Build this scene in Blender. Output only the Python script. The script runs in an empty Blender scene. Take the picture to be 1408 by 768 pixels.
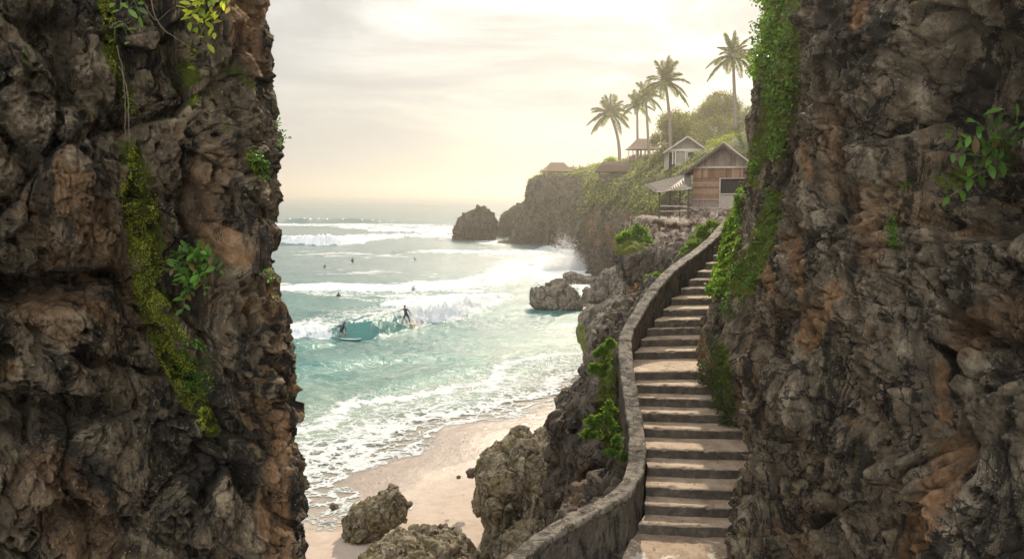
import bpy, math, random
import numpy as np
from mathutils import Vector, Matrix
random.seed(7); rng = np.random.default_rng(7)
C = bpy.context.scene.collection
F = 1100.0; PITCH = math.radians(6.07); CH = 14.0
CP, SP = math.cos(PITCH), math.sin(PITCH)
R = math.radians

# ------------------------------------------------------------------ survey of the photograph: directions turned into places
def P(px, py, Y):
    u = (px-704)/F; v = (384-py)/F
    t = Y/(CP+v*SP)
    return np.array([u*t, Y, CH+(-SP+v*CP)*t])
def G(px, py, z=0.0):
    u = (px-704)/F; v = (384-py)/F
    t = (z-CH)/(-SP+v*CP)
    return np.array([u*t, t*(CP+v*SP), z])
def proj(Q):
    d = Q[..., 1]*CP-(Q[..., 2]-CH)*SP
    d = np.maximum(d, 1e-3)
    return 704+F*Q[..., 0]/d, 384-F*(Q[..., 1]*SP+(Q[..., 2]-CH)*CP)/d

# ------------------------------------------------------------------ noise
_pr = np.random.default_rng(11)
_perm = _pr.permutation(256).astype(np.int32); _perm = np.concatenate([_perm, _perm, _perm])
_g = _pr.normal(size=(256, 3)).astype(np.float32); _g /= np.linalg.norm(_g, axis=1, keepdims=True)
_jit = _pr.random(size=(256, 3)).astype(np.float32)
def _h(i, j, k):
    return _perm[(_perm[(_perm[i & 255]+j) & 255]+k) & 255]
from concurrent.futures import ThreadPoolExecutor
_pool = ThreadPoolExecutor(4); CK = 40000
def _pn(q):
    fi = np.floor(q); i = fi.astype(np.int32); f = q-fi
    w = f*f*f*(f*(f*6-15)+10)
    acc = 0
    for dx in (0, 1):
        wx = w[:, 0] if dx else 1-w[:, 0]
        for dy in (0, 1):
            wxy = wx*(w[:, 1] if dy else 1-w[:, 1])
            for dz in (0, 1):
                g = _g[_h(i[:, 0]+dx, i[:, 1]+dy, i[:, 2]+dz)]
                acc = acc+wxy*(w[:, 2] if dz else 1-w[:, 2])*(g[:, 0]*(f[:, 0]-dx)+g[:, 1]*(f[:, 1]-dy)+g[:, 2]*(f[:, 2]-dz))
    return (acc*1.6).astype(np.float32)
def pn(Q, seed=0):
    shp = Q.shape[:-1]; Q = Q.reshape(-1, 3).astype(np.float32)+np.float32(seed*17.31)
    return np.concatenate(list(_pool.map(_pn, [Q[a:a+CK] for a in range(0, len(Q), CK)]))).reshape(shp)
def fbm(Q, o=4, mode='f', seed=0, gain=.5, lac=2.03):
    s = 0; a = 1.0; tot = 0; q = Q.astype(np.float32)
    for k in range(o):
        n = pn(q, seed+k*3.7)
        if mode == 'r': n = 1-2*np.abs(n)
        elif mode == 'b': n = 2*np.abs(n)-.5
        s = s+a*n; tot += a; a *= gain; q = q*lac
    return s/tot
def _wl(q):
    fi = np.floor(q); i = fi.astype(np.int32); f = q-fi
    f1 = np.full(len(q), 9., np.float32); f2 = f1.copy(); idd = np.zeros(len(q), np.int32); fac = np.zeros(len(q), np.float32)
    for dx in (-1, 0, 1):
        for dy in (-1, 0, 1):
            for dz in (-1, 0, 1):
                h = _h(i[:, 0]+dx, i[:, 1]+dy, i[:, 2]+dz)
                j = _jit[h]
                vx = j[:, 0]+dx-f[:, 0]; vy = j[:, 1]+dy-f[:, 1]; vz = j[:, 2]+dz-f[:, 2]
                d = vx*vx+vy*vy+vz*vz
                c = d < f1; g = _g[h]; fac = np.where(c, vx*g[:, 0]+vy*g[:, 1]+vz*g[:, 2], fac)
                f2 = np.where(c, f1, np.minimum(f2, d)); idd = np.where(c, h, idd); f1 = np.where(c, d, f1)
    return np.stack([np.sqrt(f1), np.sqrt(f2), _jit[idd, 0], fac])
def worley(Q, seed=0, facet=False):
    shp = Q.shape[:-1]; Q = Q.reshape(-1, 3).astype(np.float32)+np.float32(seed*9.7)
    r = np.concatenate(list(_pool.map(_wl, [Q[a:a+CK] for a in range(0, len(Q), CK)])), 1)
    if facet: return r[0].reshape(shp), r[1].reshape(shp), r[2].reshape(shp), r[3].reshape(shp)
    return r[0].reshape(shp), r[1].reshape(shp), r[2].reshape(shp)
def ss(a, b, x):
    t = np.clip((x-a)/(b-a), 0, 1); return t*t*(3-2*t)

# ------------------------------------------------------------------ object helpers
def tag(o, label=None, cat=None, group=None, kind=None):
    if label: o['label'] = label
    if cat: o['category'] = cat
    if group: o['group'] = group
    if kind: o['kind'] = kind
    return o
def empty(name, loc, rz=0.0):
    o = bpy.data.objects.new(name, None); C.objects.link(o)
    o.location = [float(v) for v in loc]; o.rotation_euler = (0, 0, rz); o.empty_display_size = .3
    return o
def wmat(o):
    m = Matrix.Translation(o.location) @ o.rotation_euler.to_matrix().to_4x4()
    return (wmat(o.parent) @ m) if o.parent else m
def add(name, verts, faces, mat, parent=None, smooth=False, attrs=None, mats=None, fmat=None, local=False):
    """faces: (n,4)/(n,3) array or list of tuples; verts in world space unless local"""
    me = bpy.data.meshes.new(name)
    verts = np.asarray(verts, np.float32).reshape(-1, 3)
    if parent is not None and not local:
        mi = np.array(wmat(parent).inverted(), np.float32)
        verts = verts @ mi[:3, :3].T+mi[:3, 3]
    if isinstance(faces, np.ndarray):
        n, k = faces.shape
        me.vertices.add(len(verts)); me.vertices.foreach_set('co', verts.ravel())
        me.loops.add(n*k); me.loops.foreach_set('vertex_index', faces.astype(np.int32).ravel())
        me.polygons.add(n); me.polygons.foreach_set('loop_start', np.arange(0, n*k, k, dtype=np.int32))
        me.update(calc_edges=True)
    else:
        me.from_pydata([tuple(map(float, v)) for v in verts], [], faces); me.update()
    for m in (mats or [mat]): me.materials.append(m)
    if fmat is not None: me.polygons.foreach_set('material_index', np.asarray(fmat, np.int32))
    if smooth: me.polygons.foreach_set('use_smooth', np.ones(len(me.polygons), bool))
    for k, v in (attrs or {}).items():
        a = me.attributes.new(k, 'FLOAT', 'POINT'); a.data.foreach_set('value', np.asarray(v, np.float32).ravel())
    o = bpy.data.objects.new(name, me); C.objects.link(o)
    if parent is not None: o.parent = parent
    return o
def gridfaces(nu, nv, wrap=False):
    i = np.arange(nu if wrap else nu-1); j = np.arange(nv-1)
    I, J = np.meshgrid(i, j, indexing='ij'); I2 = (I+1) % nu
    return np.stack([I*nv+J, I2*nv+J, I2*nv+J+1, I*nv+J+1], -1).reshape(-1, 4)
class MB:
    def __init__(s): s.v = []; s.f = []
    def box(s, c, d, rot=None, jit=0):
        c = np.array(c, float); d = np.array(d, float)/2
        q = np.array([[x, y, z] for x in (-1, 1) for y in (-1, 1) for z in (-1, 1)])*d
        if jit: q = q+rng.normal(0, jit, q.shape)
        if rot is not None: q = q @ np.array(rot).T
        b = len(s.v); s.v += list(q+c)
        for f in ((0, 1, 3, 2), (4, 6, 7, 5), (0, 4, 5, 1), (2, 3, 7, 6), (0, 2, 6, 4), (1, 5, 7, 3)): s.f.append(tuple(b+i for i in f))
        return s
    def bar(s, a, b_, w, h=None):
        a = np.array(a, float); b_ = np.array(b_, float); h = h or w
        d = b_-a; L = np.linalg.norm(d); d /= L
        up = np.array([0, 0, 1.]) if abs(d[2]) < .9 else np.array([0, 1., 0])
        x = np.cross(d, up); x /= np.linalg.norm(x); y = np.cross(x, d)
        rot = np.stack([d, x, y], 1)
        return s.box((a+b_)/2, (L, w, h), rot)
    def tube(s, pts, rad, n=8, cap=True):
        pts = np.array(pts, float); m = len(pts); rad = np.broadcast_to(rad, m)
        b = len(s.v)
        for k in range(m):
            d = pts[min(k+1, m-1)]-pts[max(k-1, 0)]; d /= np.linalg.norm(d)+1e-9
            up = np.array([0, 0, 1.]) if abs(d[2]) < .8 else np.array([1., 0, 0])
            x = np.cross(d, up); x /= np.linalg.norm(x); y = np.cross(x, d)
            for q in range(n):
                a = 2*math.pi*q/n; s.v.append(pts[k]+rad[k]*(math.cos(a)*x+math.sin(a)*y))
        for k in range(m-1):
            for q in range(n):
                s.f.append((b+k*n+q, b+k*n+(q+1) % n, b+(k+1)*n+(q+1) % n, b+(k+1)*n+q))
        if cap:
            s.f.append(tuple(b+q for q in range(n))[::-1]); s.f.append(tuple(b+(m-1)*n+q for q in range(n)))
        return s
    def prism(s, poly, off):
        """closed polygon (3-D points) pushed along off"""
        n = len(poly); b = len(s.v); off = np.array(off, float)
        s.v += [np.array(p, float) for p in poly]+[np.array(p, float)+off for p in poly]
        s.f.append(tuple(range(b, b+n))[::-1]); s.f.append(tuple(range(b+n, b+2*n)))
        for i in range(n):
            j = (i+1) % n; s.f.append((b+i, b+j, b+n+j, b+n+i))
        return s
    def build(s, name, mat, parent=None, smooth=False, local=False, attrs=None):
        return add(name, np.array(s.v), s.f, mat, parent, smooth, attrs, local=local)

def crom(c, t):
    """Catmull-Rom through control rows c (n,...) at parameters t in [0,n-1]"""
    c = np.asarray(c, float); n = len(c); t = np.clip(np.asarray(t, float), 0, n-1-1e-6)
    i = t.astype(int); f = (t-i).reshape((-1,)+(1,)*(c.ndim-1))
    p0 = c[np.maximum(i-1, 0)]; p1 = c[i]; p2 = c[np.minimum(i+1, n-1)]; p3 = c[np.minimum(i+2, n-1)]
    return .5*((2*p1)+(-p0+p2)*f+(2*p0-5*p1+4*p2-p3)*f*f+(-p0+3*p1-3*p2+p3)*f**3)
def gnorm(Q):
    du = np.gradient(Q, axis=0); dv = np.gradient(Q, axis=1)
    n = np.cross(du, dv); return n/(np.linalg.norm(n, axis=-1, keepdims=True)+1e-9)
def segd(px, py, poly):
    """distance of points to a polyline and the fraction along it"""
    best = np.full(px.shape, 1e9); poly = np.array(poly, float)
    wid = np.zeros(px.shape)
    for a, b in zip(poly[:-1], poly[1:]):
        d = b[:2]-a[:2]; L = (d**2).sum()+1e-9
        t = np.clip(((px-a[0])*d[0]+(py-a[1])*d[1])/L, 0, 1)
        r = np.hypot(px-a[0]-t*d[0], py-a[1]-t*d[1])
        if len(a) > 2: r = r/(a[2]*(1-t)+b[2]*t)
        best = np.minimum(best, r)
    return best
def stroke(px, py, polys):
    """0..1 mask of soft strokes; each stroke is a polyline of (x, y, half-width)"""
    m = np.zeros(px.shape)
    for s in polys: m = np.maximum(m, 1-ss(.55, 1.0, segd(px, py, s)))
    return m

# ------------------------------------------------------------------ materials
def newmat(name):
    m = bpy.data.materials.new(name); m.use_nodes = True
    nt = m.node_tree; nt.nodes.clear()
    out = nt.nodes.new('ShaderNodeOutputMaterial'); b = nt.nodes.new('ShaderNodeBsdfPrincipled')
    nt.links.new(b.outputs[0], out.inputs['Surface'])
    return m, nt, b, out
class N:
    """small node-tree writer"""
    def __init__(s, nt): s.nt = nt; s.tc = None
    def n(s, t, **k):
        x = s.nt.nodes.new(t)
        for a, v in k.items(): setattr(x, a, v)
        return x
    def l(s, a, b): s.nt.links.new(a, b)
    def co(s, scale=(1, 1, 1)):
        if s.tc is None: s.tc = s.n('ShaderNodeTexCoord')
        m = s.n('ShaderNodeMapping'); m.inputs['Scale'].default_value = scale; s.l(s.tc.outputs['Object'], m.inputs['Vector']); return m.outputs[0]
    def noise(s, sc, det=6, rough=.6, dist=0, vec=None, off=None):
        x = s.n('ShaderNodeTexNoise'); x.inputs['Scale'].default_value = sc; x.inputs['Detail'].default_value = det
        x.inputs['Roughness'].default_value = rough; x.inputs['Distortion'].default_value = dist
        s.l(vec or s.co(), x.inputs['Vector']); return x.outputs['Fac']
    def vor(s, sc, feat='F1', vec=None, out='Distance'):
        x = s.n('ShaderNodeTexVoronoi', feature=feat); x.inputs['Scale'].default_value = sc
        s.l(vec or s.co(), x.inputs['Vector']); return x.outputs[out]
    def ramp(s, fac, stops):
        x = s.n('ShaderNodeValToRGB'); s.l(fac, x.inputs[0]); e = x.color_ramp.elements
        while len(e) > 1: e.remove(e[0])
        e[0].position = stops[0][0]; e[0].color = (*stops[0][1], 1) if not isinstance(stops[0][1], (int, float)) else (stops[0][1],)*3+(1,)
        for p, c in stops[1:]:
            q = e.new(p); q.color = (*c, 1) if not isinstance(c, (int, float)) else (c,)*3+(1,)
        return x.outputs[0]
    def mix(s, fac, a, b, blend='MIX'):
        x = s.n('ShaderNodeMix', data_type='RGBA', blend_type=blend)
        for v, i in ((fac, 0), (a, 6), (b, 7)):
            if isinstance(v, (int, float)): x.inputs[i].default_value = v
            elif isinstance(v, tuple): x.inputs[i].default_value = (*v, 1)
            else: s.l(v, x.inputs[i])
        return x.outputs[2]
    def math(s, op, a, b=0.0, c=None):
        x = s.n('ShaderNodeMath', operation=op)
        for v, i in ((a, 0), (b, 1), (c, 2)):
            if v is None: continue
            if isinstance(v, (int, float)): x.inputs[i].default_value = v
            else: s.l(v, x.inputs[i])
        return x.outputs[0]
    def smooth(s, v, a, b, lo=0.0, hi=1.0):
        x = s.n('ShaderNodeMapRange', interpolation_type='SMOOTHSTEP')
        for q, i in ((v, 0), (a, 1), (b, 2), (lo, 3), (hi, 4)):
            if isinstance(q, (int, float)): x.inputs[i].default_value = q
            else: s.l(q, x.inputs[i])
        return x.outputs[0]
    def attr(s, name):
        return s.n('ShaderNodeAttribute', attribute_name=name).outputs['Fac']
    def bump(s, h, dist, strength=1.0, normal=None):
        x = s.n('ShaderNodeBump'); x.inputs['Distance'].default_value = dist; x.inputs['Strength'].default_value = strength
        s.l(h, x.inputs['Height'])
        if normal: s.l(normal, x.inputs['Normal'])
        return x.outputs[0]

def rock_mat(name, dark, mid, light, ochre=(.25, .14, .06), och=.45, sc=1.0, bump=.02, moss=(.16, .19, .02), stain=.55, streak=.35, algae=0.0, cracks=.9):
    m, nt, b, out = newmat(name); n = N(nt)
    vec = n.co((1, 1, streak+.25))
    big = n.noise(.8*sc, 5, .62, .6, vec)
    med = n.noise(3.7*sc, 8, .68, .4, vec)
    fine = n.noise(24*sc, 8, .8)
    col = n.ramp(n.math('ADD', n.math('MULTIPLY', med, .72), n.math('MULTIPLY', fine, .28)), [(.30, dark), (.5, mid), (.68, light)])
    oc = n.smooth(n.math('ADD', n.math('MULTIPLY', big, .55), n.math('MULTIPLY', n.noise(6*sc, 9, .76, .4), .45)), .62-och*.22, .70-och*.22, 0, .75)
    col = n.mix(oc, col, n.mix(n.smooth(fine, .4, .6), tuple(c*.55 for c in ochre), tuple(c*1.25 for c in ochre)))
    # black lichen and water stains, with a shape of their own
    st = n.smooth(n.noise(1.9*sc, 12, .80, .8, n.co((1.0, 1.0, .38))), .565-.11*stain, .60-.09*stain, 0.0, .85)
    col = n.mix(st, col, tuple(c*.35 for c in dark))
    ck = n.n('ShaderNodeVectorMath', operation='MULTIPLY_ADD'); nz1 = n.n('ShaderNodeTexNoise'); nz1.inputs['Scale'].default_value = 5*sc; nz1.inputs['Detail'].default_value = 6; n.l(n.co(), nz1.inputs['Vector'])
    n.l(nz1.outputs['Color'], ck.inputs[0]); ck.inputs[1].default_value = (.35/sc,)*3; n.l(n.co((1, 1, .6)), ck.inputs[2])
    crk = n.smooth(n.vor(2.6*sc, 'DISTANCE_TO_EDGE', ck.outputs[0]), .006, .035, cracks, 0)
    crk = n.math('MULTIPLY', crk, n.smooth(n.noise(1.6*sc, 4, .6), .45, .55))
    col = n.mix(crk, col, tuple(c*.5 for c in dark))
    # pale salt and lichen specks
    sp = n.math('MULTIPLY', n.smooth(n.noise(46*sc, 3, .6), .63, .70), n.smooth(n.noise(2.6*sc, 4, .6), .45, .6))
    col = n.mix(n.math('MULTIPLY', sp, .6), col, tuple(min(1, c*1.7) for c in light))
    if algae:
        al = n.smooth(n.noise(1.3*sc, 7, .7), .46, .62, 0, algae)
        col = n.mix(al, col, (.20, .17, .035))
    ru = n.math('MULTIPLY', n.attr('rust'), n.smooth(n.noise(5*sc, 6, .7), .30, .55))
    col = n.mix(ru, col, n.ramp(n.noise(11*sc, 5, .7), [(.3, (.24, .11, .04)), (.55, (.45, .26, .13)), (.75, (.62, .42, .26))]))
    mo = n.smooth(n.math('ADD', n.attr('moss'), n.math('MULTIPLY', n.math('SUBTRACT', n.noise(16*sc, 6, .75), .5), 1.5)), .42, .62)
    col = n.mix(mo, col, n.ramp(n.noise(9*sc, 5, .7), [(.3, tuple(c*.45 for c in moss)), (.55, moss), (.78, tuple(c*1.7 for c in moss))]))
    n.l(col, b.inputs['Base Color'])
    b.inputs['Roughness'].default_value = .82; b.inputs['Specular IOR Level'].default_value = .35
    v1 = n.vor(13*sc, 'F1'); v2 = n.vor(34*sc, 'F1')
    hgt = n.math('ADD', n.math('MULTIPLY', n.noise(9*sc, 12, .8, .2), 2.4), n.math('ADD', n.math('MULTIPLY', v1, .55), n.math('MULTIPLY', v2, .3)))
    hgt = n.math('SUBTRACT', hgt, crk)
    n.l(n.bump(hgt, bump*3.0/sc**.5, 1.0), b.inputs['Normal'])
    return m
def leaf_mat(name, c1, c2, trans=.35, rough=.45):
    m, nt, b, out = newmat(name); n = N(nt)
    r = n.n('ShaderNodeNewGeometry').outputs['Random Per Island']
    col = n.ramp(r, [(0, c1), (.55, c2), (.90, tuple(min(1, c*1.4) for c in c2)), (.93, (c2[1]*.9, c2[1]*.62, c2[2]*1.6)), (1, (c2[1]*.6, c2[1]*.4, c2[2]))])
    n.l(col, b.inputs['Base Color']); b.inputs['Roughness'].default_value = rough
    b.inputs['Specular IOR Level'].default_value = .4
    t = n.n('ShaderNodeBsdfTranslucent')
    n.l(n.mix(1.0, col, (1.5, 1.7, .5), 'MULTIPLY'), t.inputs[0])
    mx = n.n('ShaderNodeMixShader'); mx.inputs[0].default_value = trans
    n.l(b.outputs[0], mx.inputs[1]); n.l(t.outputs[0], mx.inputs[2]); n.l(mx.outputs[0], out.inputs['Surface'])
    return m
def plain(name, col, rough=.7, var=.25, sc=4.0, bump=.0, metal=0, grain=None):
    m, nt, b, out = newmat(name); n = N(nt)
    f = n.noise(sc, 7, .7, .2, n.co(grain) if grain else None)
    c = n.ramp(f, [(.25, tuple(x*(1-var) for x in col)), (.5, col), (.75, tuple(min(1, x*(1+var)) for x in col))])
    n.l(c, b.inputs['Base Color']); b.inputs['Roughness'].default_value = rough; b.inputs['Metallic'].default_value = metal
    if bump: n.l(n.bump(n.noise(sc*3, 6, .7), bump), b.inputs['Normal'])
    return m
SKY_STR = 0.10; EXPO = 0.60; HAZE = 0.0006; CLOUD = 3.8; SUN = 3.6; BACK_FILL = 4.4
# ------------------------------------------------------------------ rock relief
def relief(Q, s=1.0, seed=0, big=1.0, blocks=1.0, fine=1.0, an=.62, pits=1.0, ridge=1.0):
    q = (Q/s).astype(np.float32)
    w = np.stack([fbm(q/1.1, 3, seed=seed+5+k) for k in range(3)], -1)*.34
    d = fbm(q/2.1+3.1, 3, seed=seed+1)*.42*big
    qq = (q+w)*np.array([1, 1, an], np.float32)
    f1, f2, c, fa = worley(qq/1.05, seed+2, True)
    d = d+blocks*(-.15*(1-ss(0, .12, f2-f1))+(c-.5)*.30+fa*.42)
    w2 = np.stack([fbm(q/.25, 3, seed=seed+15+k) for k in range(3)], -1)*.05
    f1, f2, c, fa = worley((q+w*.5+w2)*np.array([1, 1, .75], np.float32)/.40, seed+4, True)
    d = d+blocks*(-.05*(1-ss(0, .14, f2-f1))+(c-.5)*.10+fa*.22)
    f1, f2, c, fa = worley((q+w*.4+w2)*np.array([1, 1, .85], np.float32)/.16, seed+7, True)
    d = d+fine*((c-.5)*.045+fa*.085-.032*(1-ss(0, .2, f2-f1)))
    d = d+fbm((q+w*.4)/.62*np.array([1, 1, .7], np.float32), 7, 'r', seed+6, .6)*.17*fine*ridge
    if pits:
        f1, f2, c = worley((q+w*.2+w2*.4)/.105, seed+8)
        d = d-fine*pits*.115*(1-ss(.24, .44, f1))*ss(-.15, .08, fbm(q/.5, 3, seed=seed+9))*(.35+c)
        f1, f2, c = worley(q/.045, seed+10)
        d = d-fine*pits*.034*(1-ss(.2, .42, f1))*(.3+c)
    d = d+fbm(q/.13, 4, 'r', seed+12, .66)*.042*fine+fbm(q/.030, 3, 'r', seed+14, .6)*.009*fine
    return d*s
def calibrate(Q, sel, wgt, table, side, Yr):
    """slide the face sideways, level by level, until its outline runs where the survey puts it"""
    px, py = proj(Q); px = np.where(sel, px, -1e9*side)
    e = (px*side).max(0)*side; j = (px*side).argmax(0); pe = py[j, np.arange(Q.shape[1])]
    t = np.interp(pe, table[:, 1], table[:, 0]); ok = (pe > -150) & (pe < 900)
    dl = np.where(ok, (t-e)/F*Yr, 0)
    k = np.exp(-(np.arange(-60, 61)/22.)**2); k /= k.sum()
    dl = np.convolve(np.pad(dl, 60, 'edge'), k, 'valid')
    Q[..., 0] += wgt[:, None]*dl[None]
    return Q

def inflate(outline, Y, thick, nt=160, nr=120, amp=1.0, seed=0, s=1.0, an=.8, pits=.45, ridge=.55, power=.62, dy=None, fine=1.0, front=1.0, back=1.0, flat=0.0, big=.5, blocks=.85, off=.16):
    """rock body of real depth whose outline from the shore path follows the given points"""
    pts = np.array([P(x, y, Y) for x, y in outline])[:, [0, 2]]
    c = pts.mean(0); rel = pts-c
    ang = np.unwrap(np.arctan2(rel[:, 1], rel[:, 0]))
    if ang[-1] < ang[0]: rel = rel[::-1]
    L = len(rel); closed = np.vstack([rel, rel[:1]])
    seg = np.r_[0, np.cumsum(np.linalg.norm(np.diff(closed, axis=0), axis=1))]
    t = np.linspace(0, seg[-1], nt, endpoint=False)
    o = np.stack([np.interp(t, seg, closed[:, k]) for k in (0, 1)], 1)
    ph = np.linspace(0.02, math.pi-.02, nr)
    r = np.sin(ph)**power; dep = -np.cos(ph); dep = np.sign(dep)*np.abs(dep)**.9
    Q = np.empty((nt, nr, 3), np.float32)
    Q[..., 0] = c[0]+o[:, None, 0]*r; Q[..., 2] = c[1]+o[:, None, 1]*r
    D = np.where(dep < 0, dep*thick*front, dep*thick*back)
    Q[..., 1] = Y+D[None]+(0 if dy is None else dy)*(Q[..., 2]-c[1])
    n = gnorm(Q)
    if (n[nt//4:, nr//4, 1].mean()) > 0: n = -n
    d = relief(Q, s, seed, big, blocks, fine, an, pits, ridge)
    d = d-d.mean()-off*s
    Q = Q+n*(d*amp)[..., None]
    f = gridfaces(nt, nr, True)
    V = Q.reshape(-1, 3); b = len(V)
    V = np.vstack([V, Q[:, 0].mean(0), Q[:, -1].mean(0)])
    i = np.arange(nt); j = (i+1) % nt
    caps = np.vstack([np.stack([i*nr, j*nr, np.full(nt, b), np.full(nt, b)], 1)[:, :3], np.stack([j*nr+nr-1, i*nr+nr-1, np.full(nt, b+1)], 1)])
    return V, f, caps
def rockbody(name, bodies, mat, attrs=None, parent=None):
    vs, fs, b = [], [], 0
    for V, f, c in bodies:
        vs.append(V); fs.append(np.hstack([f])+b)
        c4 = np.hstack([c, c[:, 2:3]])+b
        fs.append(c4); b += len(V)
    V = np.vstack(vs); Fq = np.vstack(fs)
    quad = Fq[:, 2] != Fq[:, 3]
    faces = [Fq[quad], Fq[~quad][:, :3]]
    me = bpy.data.meshes.new(name)
    me.vertices.add(len(V)); me.vertices.foreach_set('co', V.astype(np.float32).ravel())
    li = np.concatenate([faces[0].ravel(), faces[1].ravel()]).astype(np.int32)
    me.loops.add(len(li)); me.loops.foreach_set('vertex_index', li)
    ls = np.concatenate([np.arange(len(faces[0]))*4, len(faces[0])*4+np.arange(len(faces[1]))*3]).astype(np.int32)
    me.polygons.add(len(ls)); me.polygons.foreach_set('loop_start', ls); me.update(calc_edges=True)
    me.polygons.foreach_set('use_smooth', np.ones(len(ls), bool))
    me.materials.append(mat)
    for k, v in (attrs or {}).items():
        a = me.attributes.new(k, 'FLOAT', 'POINT'); a.data.foreach_set('value', (v(V) if callable(v) else v).astype(np.float32))
    o = bpy.data.objects.new(name, me); C.objects.link(o)
    if parent: o.parent = parent
    return o, V

M = {}
M['cliff'] = rock_mat('cliff limestone', (.030, .024, .017), (.185, .138, .082), (.66, .51, .33), (.36, .20, .08), .50, streak=.45, stain=.62)
M['cliff_r'] = rock_mat('cliff limestone grey', (.034, .028, .021), (.20, .155, .10), (.66, .53, .37), (.36, .215, .10), .40, streak=.25, stain=.55)
M['boulder'] = rock_mat('beach boulder', (.08, .065, .045), (.34, .27, .175), (.62, .51, .35), (.30, .22, .09), .4, .9, .02, algae=.35, stain=.4)
M['grey_rock'] = rock_mat('dark grey rock', (.055, .05, .045), (.20, .162, .118), (.46, .385, .29), (.28, .17, .08), .3, .8, .025, stain=.5)
M['far_rock'] = rock_mat('headland rock', (.08, .06, .045), (.20, .155, .11), (.38, .30, .21), (.30, .19, .10), .5, .2, .16, moss=(.09, .115, .028), stain=.5)

# ------------------------------------------------------------------ left cliff
def dens(rngs):
    """parameter values from (start, end, count) pieces"""
    out = []
    for a, b, n in rngs: out.append(np.linspace(a, b, n, endpoint=False))
    return np.concatenate(out+[[rngs[-1][1]]])
def left_cliff():
    plan = [(-10, -1), (-6.4, 3.0), (-4.9, 4.7), (-3.75, 5.6), (-2.85, 6.25), (-2.15, 7.0), (-2.50, 7.9), (-3.4, 9.4), (-6, 12), (-12, 15), (-16, 16)]
    u = dens([(0, 2.3, 60), (2.3, 5.6, 640), (5.6, 7, 40), (7, 10, 30)])
    z = dens([(-1.5, 8, 50), (8, 10.8, 80), (10.8, 15.9, 700), (15.9, 17.5, 60), (17.5, 20, 30)])
    pl = crom(plan, u)
    sil = np.array([(372, -60), (370, 0), (366, 30), (376, 75), (373, 110), (384, 150), (388, 240), (381, 300), (384, 325), (371, 350), (378, 385), (396, 430), (406, 500), (413, 555), (404, 590), (416, 630), (425, 680), (414, 720), (419, 768), (424, 830)], float)
    zs = np.array([P(x, y, 7.05)[2] for x, y in sil]); xs = np.array([P(x, y, 7.05)[0] for x, y in sil])
    xt = np.interp(-z, -zs, xs)+2.15-.02
    w = np.exp(-((u-5.3)/1.2)**2)
    Q = np.empty((len(u), len(z), 3), np.float32)
    Q[..., 0] = pl[:, None, 0]+w[:, None]*xt[None]
    Q[..., 1] = pl[:, None, 1]+.06*(z[None]-13)*w[:, None]*0
    Q[..., 2] = z[None]
    n = gnorm(Q)
    if n[300, 400, 1] > 0: n = -n
    px, py = proj(Q)
    fade = np.interp(u, [4.7, 5.1, 10], [1, .55, .55])[:, None]
    d = relief(Q, 1.0, 3, 1.0, 1.0, 1.05)*fade
    # the big forms: recesses and bulges of the face
    wob = 14*fbm(Q/.5, 3, seed=21); wob2 = 14*fbm(Q/.5, 3, seed=24)
    X, Yp = px+wob, py+wob2
    rec = lambda s, a: -1.7*a*np.exp(-(segd(X, Yp, s)*1.15)**2)
    d = d+rec([(-60, 392, 16), (60, 398, 26), (140, 392, 20), (195, 380, 12)], .42)
    d = d+rec([(165, -20, 22), (180, 120, 18), (190, 260, 26), (205, 380, 26), (250, 470, 22), (300, 560, 18), (345, 680, 14)], .20)
    d = d+rec([(230, 310, 20), (262, 380, 30), (300, 440, 14)], .26)
    d = d+rec([(-60, 600, 40), (40, 575, 46), (150, 560, 20)], .45)
    d = d+rec([(60, 40, 34), (100, 130, 20)], .30)
    d = d+rec([(70, 700, 20), (200, 730, 26), (330, 760, 20)], .22)
    d = d+rec([(272, 255, 14), (285, 330, 20)], .22)
    d = d-rec([(90, 190, 45), (110, 290, 60)], .30)-rec([(120, 470, 60), (60, 520, 50)], .24)-rec([(320, 380, 30), (330, 330, 20)], .16)
    d = d-rec([(330, 60, 30), (345, 160, 26)], .10)-rec([(230, 650, 60)], .18)
    Q = Q+n*(d-.02)[..., None]
    # knobbly sideways shift gives small overhangs
    Q = Q+np.stack([pn(Q/.14, 31), pn(Q/.14, 32), pn(Q/.14, 33)], -1)*.018+np.stack([pn(Q/.45, 34), pn(Q/.45, 35), pn(Q/.45, 36)], -1)*.045
    Q = calibrate(Q, ((u > 3.5) & (u < 6.5))[:, None], w, sil, 1, 7.05)
    px, py = proj(Q)
    e = 10*fbm(Q/.15, 3, seed=41)
    moss = stroke(px+e, py+e, [[(140, -20, 16), (152, 60, 16), (168, 110, 13), (178, 150, 10)], [(178, 200, 16), (188, 260, 34), (200, 330, 34), (205, 400, 32), (232, 470, 34), (262, 540, 28), (290, 590, 16)],
        [(262, 70, 14), (268, 140, 12)], [(345, 205, 12), (352, 240, 10)], [(320, 90, 8), (345, 120, 8)]])
    moss = np.maximum(moss, .42*stroke(px+e, py+e, [[(230, 60, 40), (200, 160, 50)], [(290, 60, 40), (300, 160, 40)], [(250, 440, 40), (280, 560, 40)], [(60, 90, 30), (40, 60, 30)]]))
    brk = ss(-.25, .12, fbm(Q/.22, 4, seed=44)+.35*fbm(Q/.05, 3, seed=45)); moss = moss*(.35+.65*brk)
    rust = stroke(px+e, py+e, [[(350, -10, 40), (335, 50, 26), (352, 90, 16)], [(385, 560, 10), (388, 620, 16), (372, 700, 30), (390, 768, 24)], [(300, 330, 34), (330, 345, 26)]])  # rust tone; sunlight on the top and bottom right edge painted in
    rust = np.maximum(rust, .42*stroke(px+e, py+e, [[(50, 420, 40), (90, 450, 30)], [(60, 660, 60), (120, 740, 60)], [(110, 260, 30), (150, 340, 40)], [(290, 230, 40), (270, 300, 30)]]))
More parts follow.
